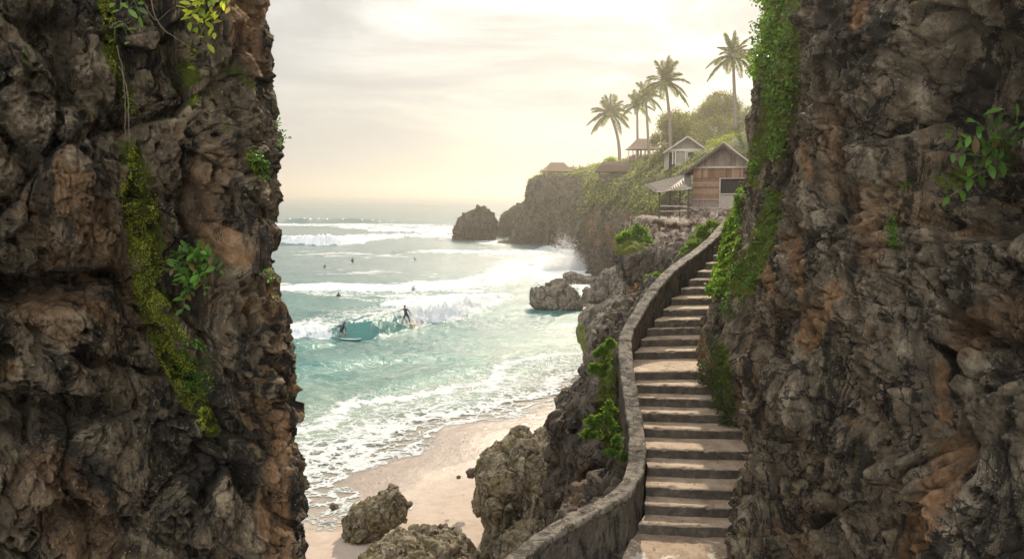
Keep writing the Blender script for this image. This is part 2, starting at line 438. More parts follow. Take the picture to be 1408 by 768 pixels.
    o = add('cliff', Q.reshape(-1, 3), gridfaces(len(u), len(z)), M['cliff'], smooth=True, attrs={'moss': moss, 'rust': rust})
    tag(o, 'tall pitted brown limestone cliff with a stripe of yellow-green moss, left of the sea', 'cliff', kind='structure')
    return Q, n
def right_cliff():
    plan = [(9, -2), (6.0, 2.2), (4.75, 4.6), (4.0, 6.8), (3.4, 8.9), (2.95, 10.4), (3.6, 11.3), (4.15, 12.2), (4.15, 13.3), (3.85, 14.6), (3.75, 15.7), (4.05, 17.0), (4.7, 18.6), (5.4, 20.1), (6.3, 21.7), (7.6, 23.6), (12, 26), (22, 27), (30, 27)]
    u = dens([(0, 2.0, 40), (2.0, 5.4, 500), (5.4, 8, 170), (8, 13.5, 280), (13.5, 18, 60)])
    z = dens([(-1.5, 8.4, 50), (8.4, 11, 210), (11, 16.2, 470), (16.2, 19.2, 130), (19.2, 23, 40)])
    pl = crom(plan, u)
    zf = [8, 10.8, 12.2, 13.1, 13.8, 14.6, 15.7, 16.9, 18.6, 22]; sf = [.05, .08, .12, .26, .57, .82, .82, 1.08, 1.48, 2.1]
    zn = [8, 9.3, 9.9, 10.5, 11.1, 11.7, 12.45, 13.4, 14.07, 14.6, 15.6, 16.5, 22]; sn = [.18, .16, .18, .32, .32, .30, .50, .80, .98, 1.1, 1.25, 1.25, 1.6]
    wf = ss(7.0, 9.0, u); wn = 1-wf
    Q = np.empty((len(u), len(z), 3), np.float32)
    # the lean goes sideways to the line of sight of the stairs
    Q[..., 0] = pl[:, None, 0]+wf[:, None]*np.interp(z, zf, sf)[None]+wn[:, None]*np.interp(z, zn, sn)[None]
    Q[..., 1] = pl[:, None, 1]; Q[..., 2] = z[None]
    n = gnorm(Q)
    if n[300, 400, 0] > 0: n = -n
    px, py = proj(Q)
    # slower relief above the steps so that they stay clear
    near = np.interp(u, [0, 5, 6, 8, 12, 14], [1.1, 1.0, .7, .62, .7, .9])[:, None]
    low = 1-.35*(ss(7, 9, u)[:, None]*(1-ss(11.0, 12.6, z))[None])
    d = (relief(Q, 1.7, 13, .7, .62, .72, .36, 1.0, .7)-.03)*near*low
    wob = 16*fbm(Q/.6, 3, seed=51); wob2 = 16*fbm(Q/.6, 3, seed=54); X, Yp = px+wob, py+wob2
    g = (u < 6.2)[:, None]*1.0
    rec = lambda s, a: -1.9*a*np.exp(-(segd(X, Yp, s))**2)*g
    d = d+rec([(1430, 40, 60), (1370, 130, 60), (1330, 230, 34), (1420, 250, 40)], .62)
    d = d+rec([(1268, 470, 10), (1280, 520, 26), (1292, 590, 20)], .62)
    d = d+rec([(1292, 600, 14), (1250, 680, 12), (1215, 768, 12)], .25)
    d = d+rec([(1300, 440, 12), (1370, 470, 14), (1440, 520, 16)], .20)
    d = d+rec([(1128, -30, 12), (1135, 120, 12), (1120, 240, 12), (1105, 330, 12)], .22)
    d = d+rec([(1150, 690, 14), (1090, 730, 10)], .18)
    d = d+rec([(1300, 300, 14), (1420, 300, 22)], .3)
    d = d+rec([(1200, 240, 14), (1195, 330, 18)], .16)
    d = d-rec([(1330, 700, 90), (1260, 640, 30)], .34)-rec([(1240, 60, 60), (1200, 180, 50)], .22)-rec([(1380, 380, 60)], .25)
    d = d-rec([(1080, 560, 50), (1120, 450, 50)], .10)
    # flutes running down and to the left, as in the photograph
    fl = fbm(np.stack([Q[..., 0]*1.2+Q[..., 1]*1.4+Q[..., 2]*.55, Q[..., 2]*.28, Q[..., 1]*.2], -1)*1.7, 4, 'r', 61)
    d = d+fl*.16
    Q = Q+n*d[..., None]
    Q = Q+np.stack([pn(Q/.16, 71), pn(Q/.16, 72), pn(Q/.16, 73)], -1)*.02+np.stack([pn(Q/.5, 74), pn(Q/.5, 75), pn(Q/.5, 76)], -1)*.05
    fs = np.array([(1066, -60), (1062, 0), (1047, 50), (1040, 100), (1026, 170), (1030, 230), (1018, 280), (1002, 320), (990, 370), (980, 410), (958, 455), (958, 500), (962, 540), (975, 580), (1000, 610), (1010, 700), (1010, 800)], float)
    nf = np.array([(1110, -60), (1106, 0), (1108, 100), (1096, 200), (1085, 260), (1068, 330), (1040, 430), (1017, 510), (1022, 570), (1026, 640), (1004, 700), (1000, 768), (998, 830)], float)
    Q = calibrate(Q, ((u > 7.6) & (u < 15))[:, None], ss(6.6, 7.8, u), fs, -1, 17.5)
    Q = calibrate(Q, ((u > 3) & (u < 6.3))[:, None], 1-ss(6.2, 7.4, u), nf, -1, 10.4)
    px, py = proj(Q); e = 10*fbm(Q/.15, 3, seed=81)
    far = (u > 6.6)[:, None]*1.0
    moss = far*stroke(px+e, py+e, [[(1075, -20, 34), (1075, 120, 34), (1060, 200, 26)], [(1045, 190, 14), (1035, 250, 12)], [(1005, 260, 20), (1000, 330, 20), (990, 400, 14)], [(1065, 270, 14), (1050, 330, 22), (1020, 390, 26)], [(990, 480, 14), (995, 570, 20)]])
    moss = np.maximum(moss*.8, (1-far)*.6*stroke(px+e, py+e, [[(1228, 300, 9), (1230, 330, 7)], [(1300, 250, 20), (1340, 230, 14)]]))
    moss = np.maximum(moss, .33*stroke(px+e, py+e, [[(1110, 430, 30), (1130, 520, 40)], [(1190, 280, 40), (1200, 200, 30)], [(1150, 640, 60), (1060, 690, 30)], [(1000, 620, 30), (1010, 740, 30)]]))
    rust = stroke(px+e, py+e, [[(1148, 400, 14), (1125, 430, 22), (1112, 470, 18)], [(1185, 0, 12), (1175, 30, 14)], [(1104, 200, 8), (1112, 240, 8)], [(1090, 330, 16), (1100, 400, 8)], [(1320, 620, 30), (1280, 690, 26), (1250, 760, 20)], [(1295, 500, 10), (1300, 580, 10)], [(1050, 360, 10), (1060, 400, 8)], [(965, 470, 10), (975, 520, 12)]])  # rust patches, with warm sun painted onto the left-facing edges
    rust = np.maximum(rust, .45*stroke(px+e, py+e, [[(1140, 150, 26), (1150, 260, 20)], [(1190, 270, 26), (1200, 350, 26)], [(1330, 460, 40), (1400, 430, 40)], [(1380, 620, 60)]]))
    o = add('cliff', Q.reshape(-1, 3), gridfaces(len(u), len(z)), M['cliff_r'], smooth=True, attrs={'moss': moss, 'rust': rust})
    tag(o, 'tall grey-brown limestone cliff rising beside the right edge of the stone stairs', 'cliff', kind='structure')
    return Q, n
QL, NL = left_cliff()
QR, NR = right_cliff()

# ------------------------------------------------------------------ beach and sea bed: one sheet
SH0 = np.array([-10.9, 39.0]); SHN = np.array([-.78, .63]); SHT = np.array([.63, .78])
def shore_s(x, y):
    """metres seaward of the waterline"""
    t = (x-SH0[0])*SHT[0]+(y-SH0[1])*SHT[1]
    s = (x-SH0[0])*SHN[0]+(y-SH0[1])*SHN[1]
    return s+.9*np.sin(t*.36+.8)+.45*np.sin(t*.85+2)+.0*t, t
def beach_z(x, y):
    s, t = shore_s(x, y)
    z = np.where(s < 0, -s*.055, -s*.075)
    z = np.clip(z, -6, 1.9)
    q = np.stack([x, y, 0*x], -1)
    return z+.05*fbm(q/4, 2, seed=90)+.012*fbm(q/.9, 2, seed=91)
def fan(us, ys):
    U, Y = np.meshgrid(us, ys, indexing='ij'); return U*Y, Y
us = dens([(-2.5, -.4, 20), (-.4, .2, 330), (.2, 2.5, 40)])
ys = dens([(2, 22, 20), (22, 75, 260), (75, 200, 30)])
ys = np.concatenate([ys, [400, 1000, 3000, 7000]])
bx, by = fan(us, ys); bz = beach_z(bx, by)
wet = ss(-9.5, -3.5, shore_s(bx, by)[0]+1.2*fbm(np.stack([bx, by, 0*bx], -1)/3, 3, seed=92))
m, nt, b, out = newmat('wet and dry sand'); n = N(nt)
f = n.noise(1.2, 8, .7, .4, n.co((1, 1, 1))); g = n.noise(60, 3, .7)
dry = n.ramp(f, [(.3, (.36, .28, .22)), (.5, (.43, .34, .27)), (.72, (.50, .40, .325))])
dry = n.mix(n.smooth(g, .58, .68, 0, .35), dry, (.38, .28, .2))
wetc = n.ramp(f, [(.3, (.25, .19, .15)), (.7, (.33, .255, .205))])
wf_ = n.attr('wet')
n.l(n.mix(wf_, dry, wetc), b.inputs['Base Color'])
n.l(n.smooth(wf_, 0, 1, .85, .20), b.inputs['Roughness'])
n.l(n.bump(n.math('ADD', n.noise(2.2, 8, .65, .3), n.math('MULTIPLY', g, .12)), .05), b.inputs['Normal'])
SAND = m
tag(add('sand', np.stack([bx, by, bz], -1), gridfaces(*bx.shape), m, smooth=True, attrs={'wet': wet}), 'pale pink-beige sand beach sloping into the surf', 'sand', kind='structure')

# ------------------------------------------------------------------ headland and hillside behind the bay
def loft(ctrl, tu, tv):
    c = crom(np.asarray(ctrl, float), tu)
    return np.swapaxes(crom(np.swapaxes(c, 0, 1), tv), 0, 1)
K = []
def col(*p): K.append([np.array(q, float) for q in p])
col((24, 330, -3), (24, 328, 2), (25, 325, 9), (26, 322, 17), (34, 318, 21), (50, 315, 24))
col((9, 290, -3), (9, 288, 2), (10, 286, 9), (12, 284, 17), (20, 282, 21), (36, 285, 24))
a = G(700, 334); col((a[0]-1, a[1]-1, -3), a, P(712, 296, 236), P(727, 250, 239), P(742, 241, 250), P(762, 238, 282))
a = G(735, 338); col((a[0], a[1]-1, -3), a, P(741, 292, 226), P(760, 246, 232), P(773, 240, 245), P(792, 240, 275))
a = G(768, 342); col((a[0], a[1]-1, -3), a, P(774, 302, 210), P(785, 250, 218), P(796, 236, 232), P(808, 234, 265))
a = G(797, 346); col((a[0]+2, a[1], -3), a+[2, 0, 0], P(803, 302, 196), P(810, 258, 200), P(822, 234, 222), P(838, 228, 260))
a = G(797, 362); col((a[0]+1, a[1], -3), a+[.5, 0, 0], P(795, 312, 163), P(805, 266, 168), P(823, 243, 182), P(850, 222, 225))
a = G(812, 378); col((a[0], a[1]-1, -3), a, P(813, 326, 142), P(827, 268, 149), P(843, 240, 163), P(870, 216, 205))
a = G(842, 386); col((a[0], a[1]-1, -3), a, P(845, 335, 127), P(856, 280, 133), P(870, 243, 146), P(893, 213, 182))
a = G(880, 396); col((a[0], a[1]-1, -3), a, P(878, 345, 110), P(890, 290, 112), P(903, 242, 126), P(925, 211, 152))
col((19, 92, -3), (19, 93, 2), P(918, 345, 88), P(934, 292, 85), P(945, 226, 106), P(965, 206, 145))
col((24, 70, -3), (24, 71, 3), P(1015, 360, 74), P(1020, 282, 76), P(1005, 206, 104), P(1032, 168, 128))
col((34, 55, -3), (34, 56, 3), P(1150, 360, 62), P(1160, 240, 70), P(1120, 160, 104), P(1120, 120, 120))
col((60, 45, -3), (60, 45, 3), (60, 48, 15), (62, 55, 24), (68, 70, 34), (90, 90, 40))
Kc = np.array(K); nk = len(K)
tu = dens([(0, 2, 24), (2, 10, 620), (10, 13, 60)]); tv = dens([(0, 3.2, 230), (3.2, 5, 90)])
Q = loft(Kc, tu, tv); n0 = gnorm(Q)
if n0[300, 60, 1] > 0: n0 = -n0
amp = np.interp(tv, [0, 3, 3.6, 5], [1, .8, .35, .3])[None]
d = relief(Q.astype(np.float32), 7.5, 40, 1.0, .9, 1.0, .42)*amp*.62
d = d+fbm(np.stack([Q[..., 0], Q[..., 1], Q[..., 2]*.25], -1).astype(np.float32)/5, 4, 'r', 47)*1.1*amp
QH = (Q+n0*d[..., None]).astype(np.float32)
QH[:, -12:, 2] += 0
nh = gnorm(QH)
if nh[300, 60, 1] > 0: nh = -nh
px, py = proj(QH)
up = nh[..., 2]
green = ss(.25, .6, up+.35*fbm(QH/6, 4, seed=49))*ss(3.0, 9, QH[..., 2])
green = np.maximum(green, (tv > 3.3)[None]*1.0)
# the bushy apron under the dark thatched roof
ap = stroke(px+5*fbm(QH/3, 2, seed=50), py, [[(815, 262, 22), (850, 262, 34), (895, 262, 36), (930, 250, 30)]])
green = np.maximum(green, ap)
rust = .8*stroke(px+3*fbm(QH/2, 2, seed=55), py, [[(812, 300, 10), (818, 330, 10)], [(835, 310, 8), (845, 340, 12)], [(865, 300, 12), (885, 320, 10)]])
tag(add('headland', QH.reshape(-1, 3), gridfaces(len(tu), len(tv)), M['far_rock'], smooth=True, attrs={'moss': green, 'rust': rust}), 'rocky brown headland with green scrub running out into the sea', 'headland', kind='structure')
GREEN_H = green

# ------------------------------------------------------------------ rocks, each with its outline, depth and size
def rock(name, label, outline, Y, thick, mat, group=None, kind=None, cat='rock', moss=None, rust=None, **k):
    body = inflate(outline, Y, thick, **k)
    o, V = rockbody(name, [body], M[mat], {'moss': (lambda v: moss(v)) if moss else (lambda v: v[:, 0]*0), 'rust': (lambda v: rust(v)) if rust else (lambda v: v[:, 0]*0)})
    tag(o, label, cat, group, kind); return o, V
zero = None
rock('boulder', 'largest pointed boulder on the sand, beside the dark rock under the stairs', [(646, 648), (656, 632), (685, 616), (702, 606), (715, 597), (727, 601), (742, 612), (762, 622), (772, 660), (774, 700), (765, 745), (730, 760), (690, 752), (658, 745), (666, 712), (652, 690)],
     29.5, 2.0, 'boulder', nt=420, nr=300, s=1.25, seed=60, dy=.35, amp=.68, power=.85, ridge=.25, pits=.4, blocks=1.0, fine=.6, off=.2, big=.3)
rock('boulder', 'low pale rock wedged behind the largest beach boulder', [(722, 606), (745, 589), (760, 573), (776, 590), (790, 640), (780, 690), (730, 690)], 33, 1.6, 'boulder', nt=200, nr=120, s=.9, seed=64, dy=.2)
rock('boulder', 'broken low boulder in front of the largest one, against the parapet wall', [(668, 790), (674, 761), (696, 741), (722, 727), (752, 724), (785, 730), (800, 800), (740, 840), (690, 830)], 26.5, 1.5, 'boulder', nt=300, nr=220, s=.7, seed=66, dy=.3)
rock('boulder', 'lone mossy wedge-shaped boulder with foam around its foot', [(469, 716), (482, 694), (508, 684), (524, 678), (533, 667), (549, 669), (560, 684), (568, 700), (562, 714), (540, 722), (520, 740), (495, 756), (472, 752)], 30.5, 1.1, 'boulder', nt=300, nr=220, s=.55, seed=69, dy=.15, power=.9, off=.30, blocks=.9, big=.3, ridge=.2, fine=.7, amp=.75)
rock('boulder', 'wide dark pitted boulder cut off by the bottom edge of the picture', [(470, 815), (482, 782), (500, 766), (527, 750), (560, 742), (606, 736), (632, 742), (650, 762), (666, 785), (672, 840), (600, 860), (500, 860)], 25.5, 2.0, 'boulder', nt=400, nr=280, s=.8, seed=72, dy=.35, ridge=.25, off=.30, blocks=.9, big=.3, fine=.7, amp=.75)
rock('stone', 'small dark stone on the sand left of the largest boulder', [(640, 648), (645, 643), (653, 642), (657, 650), (652, 656), (643, 655)], 33.6, .2, 'grey_rock', nt=40, nr=30, s=.15, seed=73)
rock('stone', 'tiny dark stone lying alone on open sand', [(627, 655), (630, 652), (634, 654), (633, 658), (628, 658)], 33.8, .08, 'grey_rock', nt=24, nr=16, s=.06, seed=74)
rock('stone', 'small wet stone in the thin wash behind the wedge-shaped boulder', [(452, 695), (457, 691), (464, 693), (467, 698), (458, 701)], 32.6, .16, 'grey_rock', nt=32, nr=24, s=.12, seed=75)
rock('stone', 'tiny dark stone on the far end of the beach', [(712, 559), (714, 557), (717, 559), (716, 561)], 52, .1, 'grey_rock', nt=24, nr=16, s=.06, seed=76)
rock('sea_rock', 'brown rock standing in the water off the end of the beach', [(729, 410), (731, 397), (740, 392), (753, 391), (769, 383), (780, 384), (790, 396), (797, 407), (806, 418), (800, 428), (762, 432), (735, 424)], 97, 2.6, 'grey_rock', nt=280, nr=180, s=2.0, seed=78, dy=.4, power=.8, ridge=.25, pits=.2, fine=.6, blocks=.7, amp=.7)
rock('sea_rock', 'low dark rock in the foam behind the brown sea rock', [(774, 378), (784, 373), (806, 380), (824, 380), (826, 392), (800, 396), (780, 390)], 127, 2.6, 'grey_rock', nt=160, nr=100, s=1.3, seed=80, ridge=.3, fine=.6, amp=.5)
rock('sea_rock', 'rounded boulder at the water foot of the tall grey slab', [(801, 412), (806, 400), (818, 387), (831, 376), (846, 367), (860, 368), (880, 400), (880, 440), (840, 432), (812, 424)], 103, 4, 'grey_rock', nt=240, nr=160, s=3, seed=82, amp=.7)
rock('sea_rock', 'big domed rock islet standing alone off the headland', [(620, 335), (622, 322), (629, 308), (636, 291), (648, 284), (660, 284), (672, 288), (680, 294), (686, 306), (685, 322), (684, 338), (655, 342), (635, 342)], 247, 6, 'far_rock', nt=300, nr=180, s=5, seed=84, moss=lambda v: ss(.3, .7, (v[:, 2]-6)/4)*.6, dy=.2, amp=.8)
rock('sea_rock', 'sloping rock ridge between the domed islet and the headland', [(676, 336), (684, 310), (688, 294), (700, 286), (717, 278), (732, 282), (745, 310), (745, 342)], 262, 7, 'far_rock', nt=240, nr=140, s=5, seed=86, amp=.6)
rock('sea_rock', 'flat dark reef shelf in front of the domed islet', [(678, 335), (686, 331), (700, 329), (715, 330), (722, 338), (700, 343), (682, 340)], 232, 3, 'far_rock', nt=120, nr=80, s=2, seed=88, amp=.5)

# near coast: the slab, the slope under the terrace and the buttress below the stairs are one cliff
bod = []
bod.append(inflate([(874, 370), (858, 384), (846, 398), (832, 416), (815, 424), (797, 442), (794, 462), (796, 482), (800, 512), (806, 545), (900, 560), (930, 420), (900, 380)], 61, 6, nt=420, nr=260, s=4.0, seed=100, dy=.35, amp=.6, fine=.55, blocks=.6, ridge=.25, pits=.2))
bod.append(inflate([(842, 350), (852, 338), (875, 330), (900, 338), (960, 326), (1010, 330), (1010, 420), (960, 560), (880, 560), (868, 470), (872, 420), (862, 375)], 37, 4, nt=420, nr=260, s=2.4, seed=103, dy=.45, amp=.8, fine=.8, an=.35, ridge=.35, pits=.3))
bod.append(inflate([(781, 541), (795, 528), (806, 512), (820, 494), (836, 476), (856, 474), (884, 500), (905, 560), (905, 640), (880, 720), (850, 880), (775, 880), (762, 720), (754, 680), (751, 645), (762, 610), (757, 585), (760, 557), (772, 553)], 17.3, 2.1, nt=560, nr=400, s=1.5, seed=106, dy=.42, amp=.6, fine=.7, an=.38, ridge=.3, pits=.3, blocks=.95))
bod.append(inflate([(835, 440), (856, 420), (885, 395), (905, 385), (930, 420), (900, 500), (850, 520), (828, 480)], 23, 2.4, nt=240, nr=160, s=1.4, seed=109, dy=.4, amp=.8))
bod.append(inflate([(760, 705), (800, 680), (850, 650), (880, 640), (900, 740), (870, 900), (740, 900), (742, 760)], 13.2, 1.0, nt=240, nr=160, s=1.2, seed=112, dy=.4, amp=.6))
def rust_n(v):
    px, py = proj(v); e = 6*fbm(v/.6, 3, seed=115)
    far = (v[:, 1] > 24)
    return np.where(far, stroke(px+e, py+e, [[(876, 395, 9), (878, 430, 12), (876, 455, 9)]]), .35*stroke(px+e, py+e, [[(852, 640, 10), (860, 600, 8)], [(800, 640, 10), (790, 690, 14)]]))
def moss_n(v):
    px, py = proj(v); e = 6*fbm(v/.6, 3, seed=116)
    return np.where(v[:, 1] > 28, .75*stroke(px+e, py+e, [[(850, 335, 20), (880, 330, 20)], [(895, 385, 14), (890, 400, 10)], [(960, 330, 20)][:1]*2, [(800, 450, 8), (800, 480, 8)]]), .8*stroke(px+e, py+e, [[(838, 490, 14), (832, 560, 18), (840, 610, 16)]]))
ob, VN = rockbody('cliff', bod, M['grey_rock'], {'moss': moss_n, 'rust': rust_n})
tag(ob, 'dark grey rock face dropping from the stairs to the beach', 'cliff', kind='structure')
# ------------------------------------------------------------------ the sea: one sheet of water with its swells, breakers and foam
wu = dens([(-2.4, -.45, 30), (-.45, .16, 820), (.16, 1.2, 30)])
ang = dens([(R(46), R(24), 12), (R(24), R(6), 560), (R(6), R(2.6), 230), (R(2.6), R(.7), 120), (R(.7), R(.14), 40)])
wy = CH/np.tan(ang)
wx, wyy = fan(wu, wy)
q = np.stack([wx, wyy, 0*wx], -1).astype(np.float32)
qw = q+np.stack([pn(q/9, 201)*2.5, pn(q/9, 202)*2.5, 0*wx], -1)
S, T = shore_s(wx, wyy)
ppx, ppy = proj(q)
near = 1/(1+wyy/260)
z = .30*fbm(qw*np.array([.10, .22, 1])*1.0, 4, 'f', 203)+.17*fbm(qw*np.array([.30, .75, 1]), 4, 'r', 204)*near+.10*fbm(qw*np.array([.8, 2.0, 1]), 3, 'r', 205)*near*.7
z = z+.55*(.5+.5*np.sin(wyy*.085+.03*wx+2*pn(q/60, 206)))**3*ss(140, 260, wyy)*1.0
foam = np.zeros_like(z)
streak = fbm(qw*np.array([.045, .16, 1]), 5, 'f', 207)
foam = foam+.40*ss(.02, .45, streak)*ss(9, 30, S)*(.45+.55*ss(230, 90, wyy))
def pl(*p): return np.array([G(x, y)[:2] for x, y in p])
def sdist(line):
    """signed distance (positive on the far side) and fraction along"""
    best = np.full(wx.shape, 1e9); sg = np.zeros(wx.shape); fr = np.zeros(wx.shape)
    seg = np.r_[0, np.cumsum(np.linalg.norm(np.diff(line, axis=0), axis=1))]
    for k, (a, b) in enumerate(zip(line[:-1], line[1:])):
        d = b-a; L = (d**2).sum(); t = np.clip(((wx-a[0])*d[0]+(wyy-a[1])*d[1])/L, 0, 1)
        r = np.hypot(wx-a[0]-t*d[0], wyy-a[1]-t*d[1]); c = r < best
        s_ = np.where(d[0]*(wyy-a[1])-d[1]*(wx-a[0]) > 0, 1., -1.)
        best = np.where(c, r, best); sg = np.where(c, s_, sg); fr = np.where(c, (k+t)/(len(line)-1), fr)
    return best*sg, fr
def densify(line, n=40):
    t = np.linspace(0, len(line)-1, n); return crom(line, t)
def breaker(pts, H, F_, front=1.4, back=5.0, trail=10):
    """pts: foot line left to right; H, F_: wave height and whitewater along it"""
    line = densify(pl(*pts)); d, fr = sdist(line)
    h = np.interp(fr, np.linspace(0, 1, len(H)), H); w = np.interp(fr, np.linspace(0, 1, len(F_)), F_)
    edge = ss(0, .05, fr)*ss(0, .05, 1-fr)
    c = front
    prof = np.where(d < c, ss(-.3, c, d)**.8, np.exp(-((d-c)/back)**2*1.2))
    prof = np.where(d < -.3, 0, prof)
    z_rib = fbm(np.stack([wx*2.2, wyy*.5, 0*wx], -1).astype(np.float32), 4, 'r', 219)*.06*np.exp(-((d-.7)/1.0)**2)*(1-w)
    dsc = (1+wyy/130)[..., None]*.55*np.array([1.3, 1, 1])
    lump = fbm(q/1.9/dsc, 5, 'b', 210, .62)*.95+fbm(q/.6, 3, 'b', 211)*.16
    dz = h*prof*edge+z_rib*h*edge*0
    white = w*ss(-.9, .2, d+.9*fbm(q/1.8, 3, seed=212))*np.exp(-np.maximum(d-front, 0)/trail)*edge
    dz = dz+z_rib*h*edge+lump*np.clip(w, 0, 1)*h*.85*edge*ss(-.2, .5, d)*np.exp(-np.maximum(d-front, 0)/3)
    lip = (1-w)*1.0*np.exp(-((d-front-.0)/.42)**2)*ss(.15, .55, fbm(q/.9, 3, seed=213)+.55)*edge*ss(.4, .9, h)+(1-w)*.55*edge*ss(.5, 1., h)*ss(-.2, .5, d)*np.exp(-np.maximum(d-front, 0)/5)*ss(-.1, .4, fbm(np.stack([wx*1.8, wyy*.35, 0*wx], -1).astype(np.float32), 4, seed=214))
    return dz, np.maximum(white*1.05, lip), d, fr, edge
face = np.zeros_like(z)
def addb(*a, **k):
    global z, foam, face
    dz, f, d, fr, e = breaker(*a, **k); z = z+dz; foam = np.maximum(foam, f)
    face = np.maximum(face, e*ss(-.5, .3, d)*(1-ss(1.6, 2.6, d)))
    return d, fr, e
# the wave the two surfers ride
dS, fS, eS = addb([(330, 462), (430, 466), (470, 468), (520, 466), (556, 456), (592, 446), (640, 438), (680, 420), (720, 407)], [.4, .8, 1.5, 1.9, 1.6, 1.6, 1.45, 1.0, .3], [1, .85, .32, .05, .45, 1, 1, .95, .8], front=1.7, trail=16)
foam = np.maximum(foam, .50*eS*ss(.35, .6, fS)*np.exp(-np.maximum(dS-1, 0)/40)*(dS > 0))
addb([(180, 408), (385, 401), (440, 398), (485, 401), (530, 400), (560, 402)], [.1, .4, .5, .6, .5, .2], [.3, .7, 1, .9, 1, .6], front=1.8, back=4, trail=7)
addb([(575, 402), (620, 398), (660, 392), (700, 384), (745, 374)], [.3, .7, .8, .7, .3], [.8, 1, 1, 1, .9], front=1.8, back=4, trail=9)
addb([(520, 420), (560, 421), (610, 416), (650, 410)], [.2, .4, .4, .2], [.7, .9, .9, .8], front=1.5, back=3, trail=6)
addb([(540, 350), (600, 349), (660, 350), (720, 352)], [.3, .6, .6, .5], [.3, .6, .8, .9], front=2.5, back=6, trail=12)
addb([(200, 339), (400, 337), (440, 338), (480, 336), (515, 331), (560, 328), (625, 326)], [1.6, 2.4, 2.6, 2.2, 1.6, 1.0, .8], [.1, .7, 1, 1, .25, .5, .6], front=3.5, back=9, trail=18)
addb([(380, 306), (420, 307), (470, 306), (520, 307)], [1.8, 2.6, 1.6, .8], [0, .05, .0, .1], front=6, back=16)
addb([(500, 318), (560, 319), (620, 320)], [1.0, 1.2, .8], [.8, .9, .9], front=4, back=9, trail=30)
addb([(420, 284), (520, 283), (640, 285), (710, 284)], [1.2, 1.6, 1.4, 1.0], [.1, .35, .2, .5], front=9, back=25, trail=10)
addb([(372, 480), (400, 484), (440, 482), (470, 478)], [.2, .5, .5, .1], [.3, .2, 0, 0])
addb([(400, 520), (450, 514), (520, 505), (600, 500), (660, 506)], [.2, .45, .5, .45, .1], [0, .1, .1, .1, 0], front=1.6)
addb([(500, 560), (560, 540), (640, 520), (700, 512), (760, 503), (800, 497)], [.1, .25, .4, .55, .6, .5], [.4, .3, .3, .35, .25, .5], front=1.3, back=2.5, trail=4)
addb([(590, 572), (625, 566), (655, 556), (690, 549)], [.12, .35, .34, .1], [.4, .35, .5, .8], front=.7, back=1.2, trail=3)
# drifts of foam
e2 = 9*fbm(q/6, 4, seed=215)
st2 = .62+.55*fbm(qw*np.array([.10, .42, 1]), 5, 'f', 230)+.25*fbm(qw*np.array([.4, 1.2, 1]), 3, 'f', 231)
foam = np.maximum(foam, 1.0*st2*stroke(ppx+e2*2, ppy+e2*.5, [[(250, 400, 3), (400, 396, 9), (480, 402, 16), (560, 404, 22), (640, 398, 22), (700, 375, 24), (770, 350, 26)], [(700, 330, 4), (790, 332, 4)], [(740, 400, 10), (790, 360, 30)]]))
foam = np.maximum(foam, .95*stroke(ppx+e2, ppy+e2*.4, [[(740, 372, 16), (790, 370, 24), (805, 384, 14)], [(800, 395, 9), (812, 420, 7), (800, 436, 6)], [(770, 362, 16), (780, 345, 10)]]))
foam = np.maximum(foam, 1.0*st2*stroke(ppx+e2, ppy+e2*.15, [[(300, 309, 1), (430, 310, 4), (520, 312, 7), (620, 313, 6)], [(560, 325, 4), (625, 327, 4), (690, 336, 4)], [(250, 331, 2), (395, 330, 4), (500, 333, 5)], [(600, 270.5, 1.2), (720, 270, 1.6)]]))
foam = np.maximum(foam, .7*st2*stroke(ppx+e2, ppy+e2*.4, [[(640, 445, 14), (760, 440, 12)], [(400, 350, 6), (560, 352, 7)], [(430, 375, 6), (600, 378, 6)]]))
# shore wash: foam lace on the last ten metres, run-up on the sand
wob = 1.5*fbm(q/5, 3, seed=216)+.5*fbm(q/1.2, 3, seed=217)
lace = ss(17, 3, S+wob*2)*(.60+.24*pn(q/3.1, 218))
lace = np.maximum(lace, .80*np.exp(-((S-1.2-wob)/1.8)**2))
lace = np.maximum(lace, .80*np.exp(-((S-6.5-wob)/1.5)**2))
lace = np.maximum(lace, .85*np.exp(-((S+1.2-wob*.9)/.35)**2))
foam = np.maximum(foam, lace*(S < 20))
run = ss(-2.6, -1.2, S+wob*1.0)
# thin tongue of wash round the lone boulder
tong = stroke(ppx+3*fbm(q/.8, 2, seed=219), ppy+3*fbm(q/.8, 2, seed=220), [[(420, 715, 30), (470, 722, 24), (505, 733, 14), (560, 708, 9)], [(420, 680, 40), (480, 690, 18)]])
run = np.maximum(run, tong*.9); foam = np.maximum(foam, .52*tong)
zb = beach_z(wx, wyy)
calm = ss(0, 14, S)
zz = z*(.25+.75*calm)+.02
zz = np.where(S < 4, np.maximum(zz, zb+.018+.015*run), zz)
# humps vanish where the sheet dives under the sand
zz = np.where(run < .02, zb-.05, zz)
depth = np.clip((zz-zb), 0, 9)
m, nt, b, out = newmat('sea water'); n = N(nt)
fo = n.attr('foam'); dp = n.attr('depth'); fc = n.attr('face'); fa = n.attr('far')
v1 = n.co((1, 1.0, 1))
warp = n.n('ShaderNodeTexNoise'); warp.inputs['Scale'].default_value = .9; warp.inputs['Detail'].default_value = 4; n.l(v1, warp.inputs['Vector'])
wv = n.n('ShaderNodeMix', data_type='VECTOR'); wv.inputs[0].default_value = .5
va = n.n('ShaderNodeVectorMath', operation='MULTIPLY_ADD'); n.l(warp.outputs['Color'], va.inputs[0]); va.inputs[1].default_value = (1.5, 1.5, 1.5); n.l(v1, va.inputs[2])
W = va.outputs[0]
cell = n.vor(.9, 'DISTANCE_TO_EDGE', W); cell2 = n.vor(2.6, 'DISTANCE_TO_EDGE', W)
lacep = n.math('ADD', n.math('MULTIPLY', n.smooth(cell, 0, .32), .55), n.math('MULTIPLY', n.smooth(cell2, 0, .3), .45))
